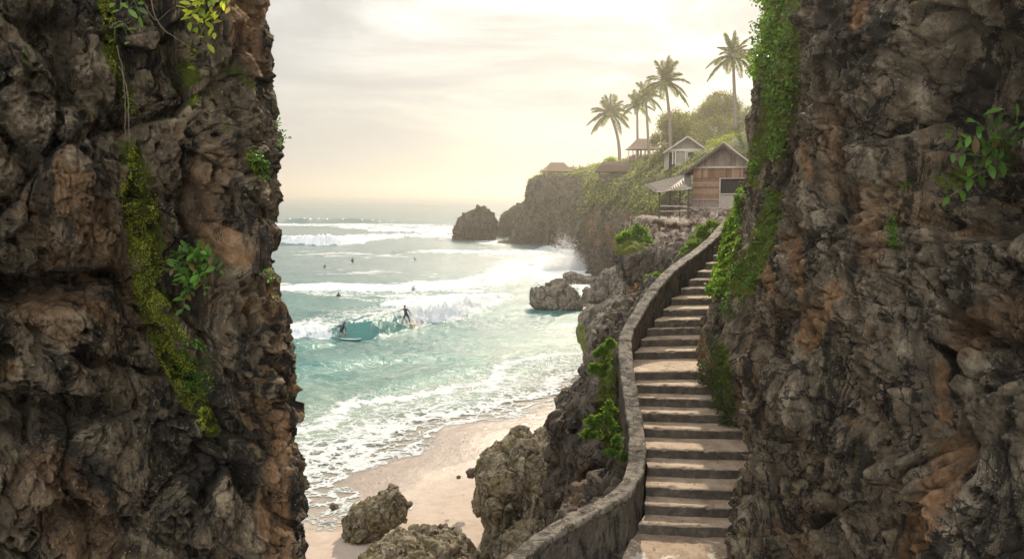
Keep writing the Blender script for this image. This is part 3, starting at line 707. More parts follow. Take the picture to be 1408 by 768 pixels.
pat = n.math('ADD', n.math('MULTIPLY', lacep, .50), n.math('MULTIPLY', n.noise(1.1, 10, .68, .6, W), .62))
patf = n.noise(.22, 10, .66, .8, n.co((.5, 1.6, 1)))
pat = n.mix(fa, pat, patf)
thr = n.math('SUBTRACT', 1.0, fo)
ff = n.smooth(n.math('SUBTRACT', n.math('ADD', n.math('MULTIPLY', fo, 1.05), -.08), pat), -.10, .20)
deepc = n.ramp(n.noise(.05, 5, .6, .5), [(.35, (.030, .115, .108)), (.65, (.055, .175, .155))])
sh = n.smooth(dp, 0.0, 1.6)
wc = n.mix(sh, (.26, .33, .25), deepc)
wc = n.mix(n.math('MULTIPLY', fc, n.math('MULTIPLY', n.noise(1.3, 8, .7, .6, n.co((1.6, .5, .5))), .75)), wc, (.08, .25, .21))  # wave face lightened in colour for backlight glowing through it
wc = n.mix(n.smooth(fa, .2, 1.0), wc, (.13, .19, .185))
fcol = n.ramp(n.math('ADD', n.math('MULTIPLY', n.noise(2.2, 8, .75), .6), n.math('MULTIPLY', n.noise(.5, 6, .7, .5, n.co((.5, 1.4, 1))), .4)), [(.36, (.52, .57, .56)), (.5, (.68, .70, .69)), (.62, (.80, .80, .79))])
n.l(n.mix(ff, wc, fcol), b.inputs['Base Color'])
n.l(n.smooth(ff, 0, 1, .20, .8), b.inputs['Roughness'])
b.inputs['IOR'].default_value = 1.33; n.l(n.smooth(n.attr('vfar'), 0, 1, .5, .12), b.inputs['Specular IOR Level'])
rip = n.math('ADD', n.math('MULTIPLY', n.noise(1.6, 7, .62, .6, n.co((.7, 1.7, 1))), 1.0), n.math('MULTIPLY', n.noise(5.5, 5, .6, .4, n.co((.8, 1.5, 1))), .22))
bd = n.bump(n.math('ADD', rip, n.math('MULTIPLY', n.math('MULTIPLY', ff, n.noise(3.5, 7, .7)), 1.2)), .22, .9)
n.l(bd, b.inputs['Normal'])
tr = n.n('ShaderNodeBsdfTransparent'); mx = n.n('ShaderNodeMixShader')
alpha = n.math('MAXIMUM', n.smooth(dp, .02, .42, .10, 1.0), ff)
n.l(n.math('MULTIPLY', alpha, n.smooth(n.attr('run'), .02, .3)), mx.inputs[0])
n.l(tr.outputs[0], mx.inputs[1]); n.l(b.outputs[0], mx.inputs[2]); n.l(mx.outputs[0], out.inputs['Surface'])
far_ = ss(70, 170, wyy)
tag(add('sea', np.stack([wx, wyy, zz], -1), gridfaces(*wx.shape), m, smooth=True, attrs={'foam': foam, 'depth': depth, 'face': face, 'far': far_, 'run': run, 'vfar': ss(120, 500, wyy)}),
    'turquoise sea with lines of white surf and foam reaching the sand', 'sea', kind='structure')
def sea_z(x, y):
    j = int(np.argmin(np.abs(wy-y))); i = int(np.argmin(np.abs(wu-x/y))); return float(zz[i, j])
# spray thrown up where the swell meets the cliff
ns = 22000
c0 = P(784, 372, 150)
pk = rng.integers(0, 7, ns); pa = np.array([-2.6, -1.3, -.4, .5, 1.4, 2.6, -3.8])[pk]; ph_ = np.array([2.6, 4.6, 6.6, 5.4, 3.2, 1.8, 1.4])[pk]; lean = np.array([-.5, -.35, -.15, .05, .3, .6, -.7])[pk]
hgt = rng.random(ns)**1.5; wd_ = .28+.75*np.sqrt(hgt)
cz = ph_*hgt*(1+.12*rng.normal(size=ns)); cx = c0[0]-.6+pa+lean*cz*.5+rng.normal(0, 1, ns)*wd_*.75; cy = c0[1]-2+rng.normal(0, 1.2, ns)+.3*pa
wisp = ss(-.2, .25, fbm(np.stack([cx, cy, cz], -1).astype(np.float32)/.8, 4, seed=233)+.25*(1-hgt))
keep = rng.random(ns) < .25+.75*wisp; cx, cy, cz, hgt = cx[keep], cy[keep], cz[keep], hgt[keep]; ns = len(cx)
r_ = (.025+.085*rng.random(ns)**2)*(1-hgt*.4)
oc = np.array([[1, 0, 0], [-1, 0, 0], [0, 1, 0], [0, -1, 0], [0, 0, 1], [0, 0, -1]], float)
of = np.array([[0, 2, 4], [2, 1, 4], [1, 3, 4], [3, 0, 4], [2, 0, 5], [1, 2, 5], [3, 1, 5], [0, 3, 5]])
V = (np.stack([cx, cy, cz], -1)[:, None]+oc[None]*r_[:, None, None]).reshape(-1, 3)
Fc = (of[None]+6*np.arange(ns)[:, None, None]).reshape(-1, 3)
spm, nt, b, out = newmat('white spray'); n = N(nt); b.inputs['Base Color'].default_value = (.93, .93, .92, 1); b.inputs['Roughness'].default_value = .6
t_ = n.n('ShaderNodeBsdfTranslucent'); t_.inputs[0].default_value = (.96, .96, .95, 1); mx = n.n('ShaderNodeMixShader'); mx.inputs[0].default_value = .6
n.l(b.outputs[0], mx.inputs[1]); n.l(t_.outputs[0], mx.inputs[2]); tp = n.n('ShaderNodeBsdfTransparent'); m2 = n.n('ShaderNodeMixShader'); m2.inputs[0].default_value = .55
n.l(tp.outputs[0], m2.inputs[1]); n.l(mx.outputs[0], m2.inputs[2]); n.l(m2.outputs[0], out.inputs['Surface'])
tag(add('sea_spray', V, Fc, spm, smooth=True), 'white spray bursting up against the foot of the cliff', 'spray', kind='stuff')
# ------------------------------------------------------------------ stairs
M['tread'] = plain('worn sandy step stone', (.50, .375, .26), .8, .35, 3.5, .012)
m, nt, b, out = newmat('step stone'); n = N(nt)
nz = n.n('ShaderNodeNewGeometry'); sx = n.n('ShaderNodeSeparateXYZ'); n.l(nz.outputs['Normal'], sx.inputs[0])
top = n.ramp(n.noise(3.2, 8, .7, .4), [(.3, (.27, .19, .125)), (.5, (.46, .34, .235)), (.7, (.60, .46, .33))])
ris = n.ramp(n.noise(6, 8, .7, .3), [(.35, (.055, .048, .038)), (.55, (.12, .10, .075)), (.75, (.26, .20, .14))])  # risers painted dark: staining plus the shade of steps lit from behind
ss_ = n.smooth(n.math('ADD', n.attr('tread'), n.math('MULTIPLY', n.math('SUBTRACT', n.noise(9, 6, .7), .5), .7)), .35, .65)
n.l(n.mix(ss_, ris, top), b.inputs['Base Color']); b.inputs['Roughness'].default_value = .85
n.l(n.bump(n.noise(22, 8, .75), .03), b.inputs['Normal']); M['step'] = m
M['masonry'] = rock_mat('rubble masonry', (.07, .058, .045), (.15, .125, .095), (.32, .27, .20), (.30, .17, .09), .45, 1.5, .015, stain=.5, cracks=.3)
M['coping'] = rock_mat('weathered concrete coping', (.07, .058, .045), (.20, .17, .13), (.36, .31, .24), (.26, .18, .12), .3, 1.6, .006, stain=.75, cracks=0.0)
st = [(881, 1004, 722.6), (889, 1006, 696), (890, 1020, 670), (891, 1024, 642.6), (890, 1024, 617.6), (887, 1010, 589.5), (882, 1000, 568), (877, 992, 547.5), (872, 985, 529), (866, 982, 511), (872, 975, 483), (882, 975, 466), (890, 980, 451), (900, 984, 439.6), (912, 990, 425), (924, 994, 410), (936, 998, 396)]
LS, RS = [], []
Z0, RI = 8.7, .175
for i, (a, c, y) in enumerate(st):
    z = Z0+RI*(i+1); p = G((a+c)/2, y, z); k = p[1]/F*1.0
    LS.append(np.array([G(a, y, z)[0], p[1]+(.10 if i < 9 else -.02)+rng.normal(0, .02), z])); RS.append(np.array([G(c, y, z)[0]+.15, p[1]-(.06 if i < 9 else -.12)+rng.normal(0, .02), z]))
for i in range(17, 24):
    LS.append(LS[-1]+np.array([.30, .42, RI])); RS.append(RS[-1]+np.array([.42, .26, RI]))
stairs = empty('staircase', ((LS[0]+RS[0])/2)*[1, 1, 0]+[0, 0, Z0])
tag(stairs, 'worn stone staircase climbing between the parapet wall and the right cliff', 'stairs')
for i in range(len(LS)-1):
    L0, R0, L1, R1 = LS[i], RS[i], LS[i+1], RS[i+1]
    lx = (L0-R0)/np.linalg.norm(L0-R0)
    nx, tsm = 56, np.linspace(0, 1, 56)
    dep = np.linalg.norm((L1+R1)/2*[1, 1, 0]-(L0+R0)/2*[1, 1, 0])
    prof = [(0.02, -.34), (0.0, -.24), (0.0, -.14), (-.004, -.075), (-.012, -.045), (-.006, -.018), (.018, -.003), (.05, 0)]+[(x, 0) for x in np.linspace(.09, dep+.06, 10)]+[(dep+.06, -.34)]
    A = L0[None]+(R0-L0)[None]*tsm[:, None]; B = L1[None]+(R1-L1)[None]*tsm[:, None]
    d = (B-A)*[1, 1, 0]; d /= np.linalg.norm(d, axis=1, keepdims=True)+1e-9
    Q = np.empty((nx, len(prof), 3))
    bow = .03*np.sin(tsm*math.pi*1.0)*(1 if i < 9 else -1)
    for k, (pd, ph) in enumerate(prof):
        Q[:, k] = A+d*(pd-bow[:, None]*(pd < .06)); Q[:, k, 2] = L0[2]+ph
    nse = np.stack([fbm(Q/.30, 4, seed=300+i), fbm(Q/.30, 4, seed=330+i), fbm(Q/.28, 4, seed=360+i)], -1)
    chip = np.maximum(0, fbm(Q/.12, 3, seed=390+i)-.12)
    w = np.array([1.0 if 3 <= k <= 7 else .6 for k in range(len(prof))])[None, :, None]
    Q = Q+nse*np.array([.03, .035, .018])*w
    edge = np.array([1.0 if 4 <= k <= 6 else 0 for k in range(len(prof))])[None]
    Q[..., 2] -= chip*.12*edge; Q[..., 1] += chip*.16*edge
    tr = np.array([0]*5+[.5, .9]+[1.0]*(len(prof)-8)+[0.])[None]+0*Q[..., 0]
    f = gridfaces(nx, len(prof))
    V = Q.reshape(-1, 3)
    # riser sits closed under the tread
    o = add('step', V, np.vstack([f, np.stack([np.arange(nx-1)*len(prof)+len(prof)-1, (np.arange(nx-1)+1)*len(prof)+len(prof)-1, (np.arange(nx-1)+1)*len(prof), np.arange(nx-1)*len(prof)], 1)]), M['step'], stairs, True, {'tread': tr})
    if i == 9: o['label'] = 'deep worn landing slab between the two flights'
core = MB()
for i in range(len(LS)-1):
    a, b_, c, d = LS[i], RS[i], RS[i+1], LS[i+1]
    zt = a[2]-.33
    core.prism([(a[0]-.12, a[1]+.06, zt), (b_[0]+.1, b_[1]+.06, zt), (c[0]+.1, c[1]+.055, zt), (d[0]-.12, d[1]+.055, zt)], (0, 0, -(zt+1)))
core.build('stair_base', M['masonry'], stairs)
# path at the foot
gx, gy = np.meshgrid(np.linspace(0, 1, 90), np.linspace(0, 1, 60), indexing='ij')
xl = np.interp(9+3.2*gy, [7, 9, 10.5, 11.4, 12.2], [-1.0, .2, .9, 1.5, 1.95]); xr = 3.9+0*gx
Q = np.stack([xl+(xr-xl)*gx, 7+5.2*gy, Z0+0*gx], -1)
Q[..., 2] += .02*fbm(Q/.5, 4, seed=401)+.008*fbm(Q/.12, 4, seed=402)
pt, pnn, pb, _ = newmat('trodden concrete path'); n = N(pnn)
c_ = n.ramp(n.noise(3.5, 8, .7, .5), [(.3, (.24, .165, .105)), (.5, (.38, .275, .185)), (.7, (.50, .39, .28))])
c_ = n.mix(n.smooth(n.noise(1.4, 6, .7, 1.0), .56, .60), c_, (.62, .55, .47))
n.l(c_, pb.inputs['Base Color']); pb.inputs['Roughness'].default_value = .85; n.l(n.bump(n.noise(16, 8, .75), .03), pb.inputs['Normal'])
tag(add('path', Q.reshape(-1, 3), gridfaces(90, 60), pt, smooth=True), 'sandy brown concrete path at the foot of the stairs', 'path', kind='structure')
bs = MB(); bs.prism([(-.9, 7, Z0-.06), (.25, 9.0, Z0-.06), (.95, 10.5, Z0-.06), (1.9, 12.2, Z0-.06), (4.0, 12.2, Z0-.06), (4.0, 7, Z0-.06)], (0, 0, -10))
tag(bs.build('path_base', M['masonry']), 'rubble bank carrying the path at the foot of the stairs', 'bank', kind='structure')

# ------------------------------------------------------------------ parapet wall with its coping
wp = [P(520, 900, 7.6), P(610, 845, 8.8), P(702, 772, 9.9), P(746, 736, 10.5), P(790, 710, 11.05), P(826, 692, 11.5), P(855, 674, 11.85), P(872, 648, 12.4), P(876, 612, 13.1), P(872, 570, 14.0), P(865, 528, 15.0), P(860, 486, 16.1), P(861, 460, 16.9), P(872, 438, 17.6), P(888, 412, 18.4), P(906, 388, 19.2), P(927, 367, 20.2), P(952, 349, 21.4), P(978, 328, 22.9), P(1003, 303, 24.6), P(1035, 288, 26.5), P(1080, 280, 29)]
wp = crom(np.array(wp), np.linspace(0, len(wp)-1, 1500))
tn = np.gradient(wp, axis=0); tn[:, 2] = 0; tn /= np.linalg.norm(tn, axis=1, keepdims=True); sd_ = np.stack([tn[:, 1], -tn[:, 0], 0*tn[:, 0]], 1)
wall = empty('parapet_wall', wp[500]*[1, 1, 0]+[0, 0, wp[500, 2]-.6])
tag(wall, 'low curving rubble parapet wall with smooth coping on the sea side of the stairs', 'wall')
def section(ring, disp, name, mat, sm=True, joints=None, extra=None):
    ring = np.array(ring, float); m_ = len(ring)
    Q = wp[:, None]+sd_[:, None]*ring[None, :, :1]+np.array([0, 0, 1.])*ring[None, :, 1:]
    cen = Q.mean(1, keepdims=True); nn = Q-cen; nn /= np.linalg.norm(nn, axis=-1, keepdims=True)
    Q = Q+nn*disp(Q.astype(np.float32))[..., None]
    if joints is not None: Q = Q-nn*joints[:, None, None]
    f = gridfaces(len(wp), m_); f2 = np.stack([np.arange(len(wp)-1)*m_+m_-1, (np.arange(len(wp)-1)+1)*m_+m_-1, (np.arange(len(wp)-1)+1)*m_, np.arange(len(wp)-1)*m_], 1)
    return add(name, Q.reshape(-1, 3), np.vstack([f, f2]), mat, wall, sm, extra)
def rect(w, t, b_, nw, nh):
    a = [(x, t) for x in np.linspace(-w, w, nw, endpoint=False)]+[(w, z) for z in np.linspace(t, b_, nh, endpoint=False)]+[(x, b_) for x in np.linspace(w, -w, nw, endpoint=False)]+[(-w, z) for z in np.linspace(b_, t, nh, endpoint=False)]
    return a
def dm(Q):
    f1, f2, c = worley(Q/.19, 410)
    return -.05*(1-ss(.02, .3, f2-f1))+(c-.5)*.05+.05*fbm(Q/.3, 4, seed=411)+.02*fbm(Q/.06, 3, 'b', 412)
section(rect(.12, -.07, -2.4, 5, 60), dm, 'masonry', M['masonry'])
arc = np.r_[0, np.cumsum(np.linalg.norm(np.diff(wp, axis=0), axis=1))]
jt = np.zeros(len(wp)); 
for x in [2.2, 4.05, 4.35, 4.62, 5.3, 7.9, 10.4, 12.9, 14.8, 17.0]: jt += .025*np.exp(-((arc-x)/.02)**2)
cp = [(x, 0.004) for x in np.linspace(-.115, .115, 9)]+[(.135, -.012), (.14, -.04), (.14, -.07), (.133, -.095), (.1, -.10), (0, -.10), (-.1, -.10), (-.133, -.095), (-.14, -.07), (-.14, -.04), (-.135, -.012)]
def dcp(Q):
    f1, f2, c, fa = worley(Q/.28, 424, True)
    return .028*fbm(Q/.5, 3, seed=420)+.012*fbm(Q/.08, 4, seed=421)-.04*np.maximum(0, fbm(Q/.2, 4, seed=422)-.2)*2+fa*.004
section(cp, dcp, 'coping', M['coping'], joints=jt)

# ------------------------------------------------------------------ wood and roofs
def wood(name, a, b_, c, rough=.8):
    m, nt, bb, out = newmat(name); n = N(nt)
    r = n.n('ShaderNodeNewGeometry').outputs['Random Per Island']
    base = n.ramp(r, [(0, a), (.5, b_), (1, c)])
    g = n.noise(4, 8, .7, .6, n.co((3, 3, .6)))
    base = n.mix(1.0, base, n.ramp(g, [(.3, .55), (.5, .95), (.7, 1.25)]), 'MULTIPLY')
    n.l(base, bb.inputs['Base Color']); bb.inputs['Roughness'].default_value = rough
    return m
M['boards'] = wood('old reddish boards', (.13, .075, .045), (.25, .135, .08), (.34, .21, .14))
M['boards2'] = wood('greyed boards', (.16, .12, .095), (.26, .20, .16), (.36, .29, .23))
M['darkwood'] = wood('dark posts', (.05, .035, .025), (.08, .055, .04), (.11, .08, .06))
M['palewood'] = wood('pale trim', (.30, .25, .2), (.40, .34, .28), (.48, .42, .35))
M['roofsheet'] = plain('weathered sheet roof', (.34, .29, .24), .55, .3, 1.5)
M['porchsheet'] = plain('rusty porch sheet', (.085, .068, .052), .95, .35, 2.5)
M['tile'] = plain('old roof tile', (.26, .17, .12), .8, .3, 2)
M['thatch'] = plain('thatch', (.22, .15, .085), .95, .45, 3, .05, grain=(6, 6, 1))
M['thatch_dark'] = plain('old dark thatch', (.085, .055, .035), .95, .45, 3, .05, grain=(6, 6, 1))
M['plaster'] = plain('pale plaster', (.36, .30, .24), .85, .15, 1.2)
M['white'] = plain('white paint', (.52, .46, .38), .6, .08, 2)
M['dark'] = plain('painted shade of the opening', (.02, .017, .015), .9, .2)  # near-black panel: the unlit room's shade is put into the colour
def roof_sheet(ridge_a, ridge_b, eave_a, eave_b, nrib=40, th=.05, amp=.025):
    """corrugated slab from ridge to eave"""
    ra, rb, ea, eb = map(lambda v: np.array(v, float), (ridge_a, ridge_b, eave_a, eave_b))
    nu = nrib*4+1; u = np.linspace(0, 1, nu)[:, None, None]; v = np.linspace(0, 1, 8)[None, :, None]
    top = (ra*(1-u)+rb*u)*(1-v)+(ea*(1-u)+eb*u)*v
    nn = np.cross(rb-ra, ea-ra); nn /= np.linalg.norm(nn); nn = nn if nn[2] > 0 else -nn
    w = np.cos(np.arange(nu)/4*2*math.pi)[:, None, None]*amp
    sag = -.03*np.sin(v*math.pi*3)*0
    T = top+nn*(w+th/2)+sag; B = top+nn*(w-th/2)
    V = np.vstack([T.reshape(-1, 3), B.reshape(-1, 3)]); f = gridfaces(nu, 8); o = nu*8
    rim = [i*8 for i in range(nu)]+[(nu-1)*8+j for j in range(1, 8)]+[i*8+7 for i in range(nu-2, -1, -1)]+[j for j in range(6, 0, -1)]
    r = np.array(rim); r2 = np.roll(r, -1)
    return V, np.vstack([f, f[:, ::-1]+o, np.stack([r, r2, r2+o, r+o], 1)])
def planks_v(x0, x1, z0, z1, y, w=.13, th=.03, topf=None):
    b_ = MB(); x = x0
    while x < x1-.02:
        ww = min(w*rng.uniform(.85, 1.15), x1-x); xm = x+ww/2
        zt = z1 if topf is None else topf(xm)
        if zt-z0 > .03: b_.box((xm, y+rng.uniform(-.008, .008), (z0+zt)/2), (ww-.012, th, zt-z0))
        x += ww
    return b_
def planks_h(x0, x1, z0, z1, y, w=.16, th=.03):
    b_ = MB(); z = z0
    while z < z1-.02:
        ww = min(w*rng.uniform(.85, 1.2), z1-z)
        b_.box(((x0+x1)/2, y+rng.uniform(-.012, .012), z+ww/2), (x1-x0+rng.uniform(-.03, .0), th, ww-.012)); z += ww
    return b_
# ------------------------------------------------------------------ hut on the terrace
HZ = P(952, 287, 52)
hut = empty('wooden_hut', HZ, math.atan2(-.34, .94))
tag(hut, 'weathered wooden hut with gabled roof standing above the top of the stairs', 'hut')
HW, HD, HE, HA = 3.75, 5.2, 2.62, 4.05
L_ = dict(local=True)
planks_h(0, 1.64, .62, 1.98, 0).build('wall_boards', M['boards'], hut, **L_)
planks_h(0, 1.64, .10, .56, -.01, .22).build('wall_boards', M['boards2'], hut, **L_)
MB().box((.82, -.05, .60), (1.66, .07, .05)).build('ledge', M['palewood'], hut, **L_)
planks_v(0, HW, 1.98, HE, -.012).build('wall_boards', M['boards'], hut, **L_)
planks_v(0, HW, HE+.06, HA, .03, topf=lambda x: HA-.06-abs(x-HW/2)*(HA-HE)/(HW/2)*1.0).build('gable', M['boards2'], hut, **L_)
MB().box((HW/2, -.06, HE+.02), (HW+.15, .14, .13)).build('beam', M['palewood'], hut, **L_)
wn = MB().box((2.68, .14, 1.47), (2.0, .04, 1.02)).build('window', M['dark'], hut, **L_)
MB().box((1.70, -.02, 1.03), (.08, .07, 1.90)).box((3.70, -.02, 1.03), (.09, .07, 1.90)).box((2.7, -.025, 1.94), (1.9, .06, .05)).box((2.7, -.03, .96), (1.9, .08, .06)).build('window_frame', M['palewood'], wn, **L_)
MB().box((2.7, .01, .52), (1.92, .03, .82)).build('pale_panel', M['plaster'], hut, **L_)
MB().box((HW/2, .0, .03), (HW+.2, .16, .14)).build('sill', M['palewood'], hut, **L_)
sw = MB(); 
for x in (0.02, HW-.02):
    z = .05
    while z < HE: sw.box((x, HD/2+.03, z+.09), (.03, HD, .17)); z += .18
sw.box((HW/2, HD, HE/2), (HW, .04, HE)); sw.build('side_walls', M['boards2'], hut, **L_)
sl_ = (HA-HE)/(HW/2); ov = .55
roof = None
V1, F1 = roof_sheet((HW/2, -.55, HA+.06), (HW/2, HD+.5, HA+.06), (-ov, -.55, HE-sl_*ov+.06), (-ov, HD+.5, HE-sl_*ov+.06), 36)
V2, F2 = roof_sheet((HW/2, -.55, HA+.06), (HW/2, HD+.5, HA+.06), (HW+ov, -.55, HE-sl_*ov+.06), (HW+ov, HD+.5, HE-sl_*ov+.06), 36)
rf = add('roof', V1, F1, M['roofsheet'], hut, local=True); rf['label'] = 'left slope of sheet roofing'
rf2 = add('roof', V2, F2, M['roofsheet'], hut, local=True); rf2['label'] = 'sunlit right slope of sheet roofing'
MB().bar((HW/2+.05, -.57, HA+.02), (-ov-.03, -.57, HE-sl_*ov-.02), .05, .15).bar((HW/2-.05, -.57, HA+.02), (HW+ov+.03, -.57, HE-sl_*ov-.02), .05, .15).build('barge_board', M['darkwood'], hut, **L_)
MB().tube([(HW/2, -.6, HA+.12), (HW/2, HD+.5, HA+.12)], .06, 6).build('ridge_cap', M['palewood'], hut, **L_)
for x in np.linspace(-.3, HW+.3, 9): MB().bar((x, -.5, HA-abs(x-HW/2)*sl_-.02), (x, -.02, HA-abs(x-HW/2)*sl_-.02), .05, .07).build('rafter', M['darkwood'], hut, **L_)
# porch: roof sheet, posts, rails and floor in the hut's own frame
def HL(px, py, Y):
    w = Vector(P(px, py, Y)); return np.array(wmat(hut).inverted() @ w)
pf = [HL(903, 262, 49.6), HL(951, 257, 49.7), HL(888, 252, 52.6), HL(949, 236, 52.8)]
Vp, Fp = roof_sheet(pf[2], pf[3], pf[0], pf[1], 14, .04, .018)
add('porch_roof', Vp, Fp, M['porchsheet'], hut, local=True)
MB().bar(pf[0]-[0, 0, .06], pf[1]-[0, 0, .06], .05, .12).bar(pf[2]-[0, 0, .07], pf[0]-[0, 0, .07], .05, .10).build('fascia', M['palewood'], hut, **L_)
# a pale sloping cheek between the porch roof and the wall
ch = MB(); ch.prism([pf[0]+[.6, .05, .0], pf[1]+[0, .05, 0], pf[3]+[0, -.2, -.1]], (0, .04, 0)); ch.build('porch_cheek', M['palewood'], hut, **L_)
zf_ = HL(905, 301, 49.8)[2]
posts = [(907, 262, 49.9), (947, 258, 49.9), (922, 255, 52.3), (935.5, 250, 52.3)]
for a_, b_, Yp in posts:
    t_ = HL(a_, b_, Yp); MB().bar((t_[0], t_[1], zf_), t_, .10 if Yp < 51 else .08).build('post', M['darkwood'], hut, **L_)
p0 = HL(907, 270, 49.9); p1 = HL(947, 270, 49.9)
MB().bar((p0[0], p0[1], zf_+.80), (p1[0], p1[1], zf_+.80), .05, .07).bar((p0[0], p0[1], zf_+.48), (p1[0], p1[1], zf_+.48), .04, .05).bar((p0[0], p0[1], zf_+.80), (HL(922, 255, 52.3)[0], HL(922, 255, 52.3)[1], zf_+.80), .05, .07).build('railing', M['palewood'], hut, **L_)
fl = [HL(898, 302, 49.5), HL(953, 302, 49.5), HL(955, 296, 53), HL(900, 296, 53)]
fl = [np.array([q_[0], q_[1], zf_]) for q_ in fl]
MB().prism(fl, (0, 0, -.14)).build('porch_floor', M['plaster'], hut, **L_)
bq = np.array(P(933, 296, 51.0)); bq[2] = HZ[2]+zf_
bench = empty('bench', bq, math.atan2(-.34, .94))
tag(bench, 'dark wooden bench with slatted back under the porch of the hut', 'bench')
MB().box((0, 0, .43), (1.5, .42, .05)).build('seat', M['darkwood'], bench, **L_)
MB().box((0, .22, .62), (1.5, .04, .10)).box((0, .22, .80), (1.5, .04, .10)).box((0, .22, .70), (.06, .03, .4)).build('backrest', M['darkwood'], bench, **L_)
for sx_ in (-.68, .68):
    for sy_ in (-.16, .16): MB().box((sx_, sy_, .205), (.06, .06, .40)).build('leg', M['darkwood'], bench, **L_)
# terrace of loose stone under the hut
tc = [[P(893, 303, 49.3), P(925, 304, 49.2), P(950, 303, 49.2), P(958, 290, 50.8), P(985, 290, 50.2), P(1010, 288, 49), P(1060, 285, 47)],
      [P(893, 312, 49), P(925, 314, 48.8), P(950, 314, 48.5), P(968, 305, 49.5), P(988, 303, 49), P(1012, 303, 48), P(1060, 300, 46)],
      [P(896, 330, 48.6), P(925, 332, 48), P(950, 330, 47.5), P(970, 322, 47), P(990, 318, 46), P(1015, 318, 45), P(1060, 318, 43)],
      [P(900, 352, 47.6), P(925, 350, 46), P(950, 346, 45), P(970, 340, 44), P(990, 336, 43), P(1015, 334, 42), P(1060, 334, 40)],
      [P(902, 400, 46), P(925, 390, 43), P(950, 380, 42), P(970, 370, 41), P(990, 370, 40), P(1015, 370, 39), P(1060, 370, 38)]]
tc = [[tc[0][k]+[0, 6 if k < 3 else 5, .05] for k in range(7)]]+tc
tc = np.array(tc)
tc = np.concatenate([tc[:, :1]+np.array([-.1, 7, -1.]), tc], 1)
Q = loft(tc, np.linspace(0, 5, 330), np.r_[np.linspace(0, 1, 60, endpoint=False), np.linspace(1, 7, 420)])
n0 = gnorm(Q); 
if n0[200, 200, 1] > 0: n0 = -n0
f1, f2, c = worley(Q.astype(np.float32)/.26, 430)
d = .10*np.sqrt(np.clip(f2-f1, 0, .6))+(c-.5)*.10+.12*fbm(Q/1.5, 3, seed=431)
Q = Q+n0*d[..., None]
m, nt, b, out = newmat('loose rubble'); n = N(nt)
v = n.n('ShaderNodeTexVoronoi'); v.inputs['Scale'].default_value = 3.9; n.l(n.co(), v.inputs['Vector'])
sxx = n.n('ShaderNodeSeparateColor'); n.l(v.outputs['Color'], sxx.inputs[0])
cc = n.ramp(n.attr('stone'), [(0, (.05, .036, .026)), (.4, (.13, .092, .065)), (.7, (.24, .175, .125)), (1, (.40, .32, .24))])
cc = n.mix(1.0, cc, n.ramp(n.noise(5, 6, .7), [(.3, .6), (.7, 1.2)]), 'MULTIPLY')
n.l(cc, b.inputs['Base Color']); b.inputs['Roughness'].default_value = .9
tag(add('rubble_terrace', Q.reshape(-1, 3), gridfaces(*Q.shape[:2]), m, smooth=True, attrs={'stone': c}), 'terrace wall of loose brown rubble stones under the wooden hut', 'terrace')
# masonry pier at the terrace corner
pb_ = MB()
pc = P(897, 303, 49.2)
for k in range(8):
    pb_.box(pc+[rng.normal(.1, .02), 0, -.12-.24*k], (.55+rng.uniform(-.06, .06), .55, .235), jit=.015)
tag(pb_.build('stone_pier', M['coping']), 'squared stone pier at the left corner of the rubble terrace', 'pier')

# ------------------------------------------------------------------ houses and pavilions on the hill
HPX, HPY = proj(QH)
okm = (tv > 2.6)[None] & (QH[..., 2] > 5)
def hill_at(px, py):
    e = np.where(okm, (HPX-px)**2+((HPY-py)*1.0)**2, 1e9); e = e+QH[..., 1]*.02
    i = np.unravel_index(np.argmin(e), e.shape); return QH[i].astype(float)
def hip(w, d, ze, zr, rl, fl_=.0, n_=10):
    """flared hip roof: half sizes w, d at the eave, ridge half length rl"""
    V, Fc = [], []; rings = 7
    for k in range(rings):
        t = k/(rings-1); z = ze+(zr-ze)*(t**1.0*(1-fl_)+fl_*t*t); a = w*(1-t)+rl*t; b__ = d*(1-t)+.04*t
        pts = []
        for (x0, y0, x1, y1) in ((-a, -b__, a, -b__), (a, -b__, a, b__), (a, b__, -a, b__), (-a, b__, -a, -b__)):
            for q_ in range(n_): pts.append((x0+(x1-x0)*q_/n_+rng.normal(0, .012*w/2), y0+(y1-y0)*q_/n_+rng.normal(0, .012*w/2), z+rng.normal(0, .012)))
        V += pts
    m_ = 4*n_
    V += [(x, y, z-.12) for x, y, z in V[:m_]]
    for k in range(rings-1):
        for q_ in range(m_): Fc.append((k*m_+q_, k*m_+(q_+1) % m_, (k+1)*m_+(q_+1) % m_, (k+1)*m_+q_))
    Fc.append(tuple(range((rings-1)*m_, rings*m_)))
    o = rings*m_
    for q_ in range(m_): Fc.append((o+q_, o+(q_+1) % m_, (q_+1) % m_, q_))
    Fc.append(tuple(range(o, o+m_))[::-1])
    return np.array(V), Fc
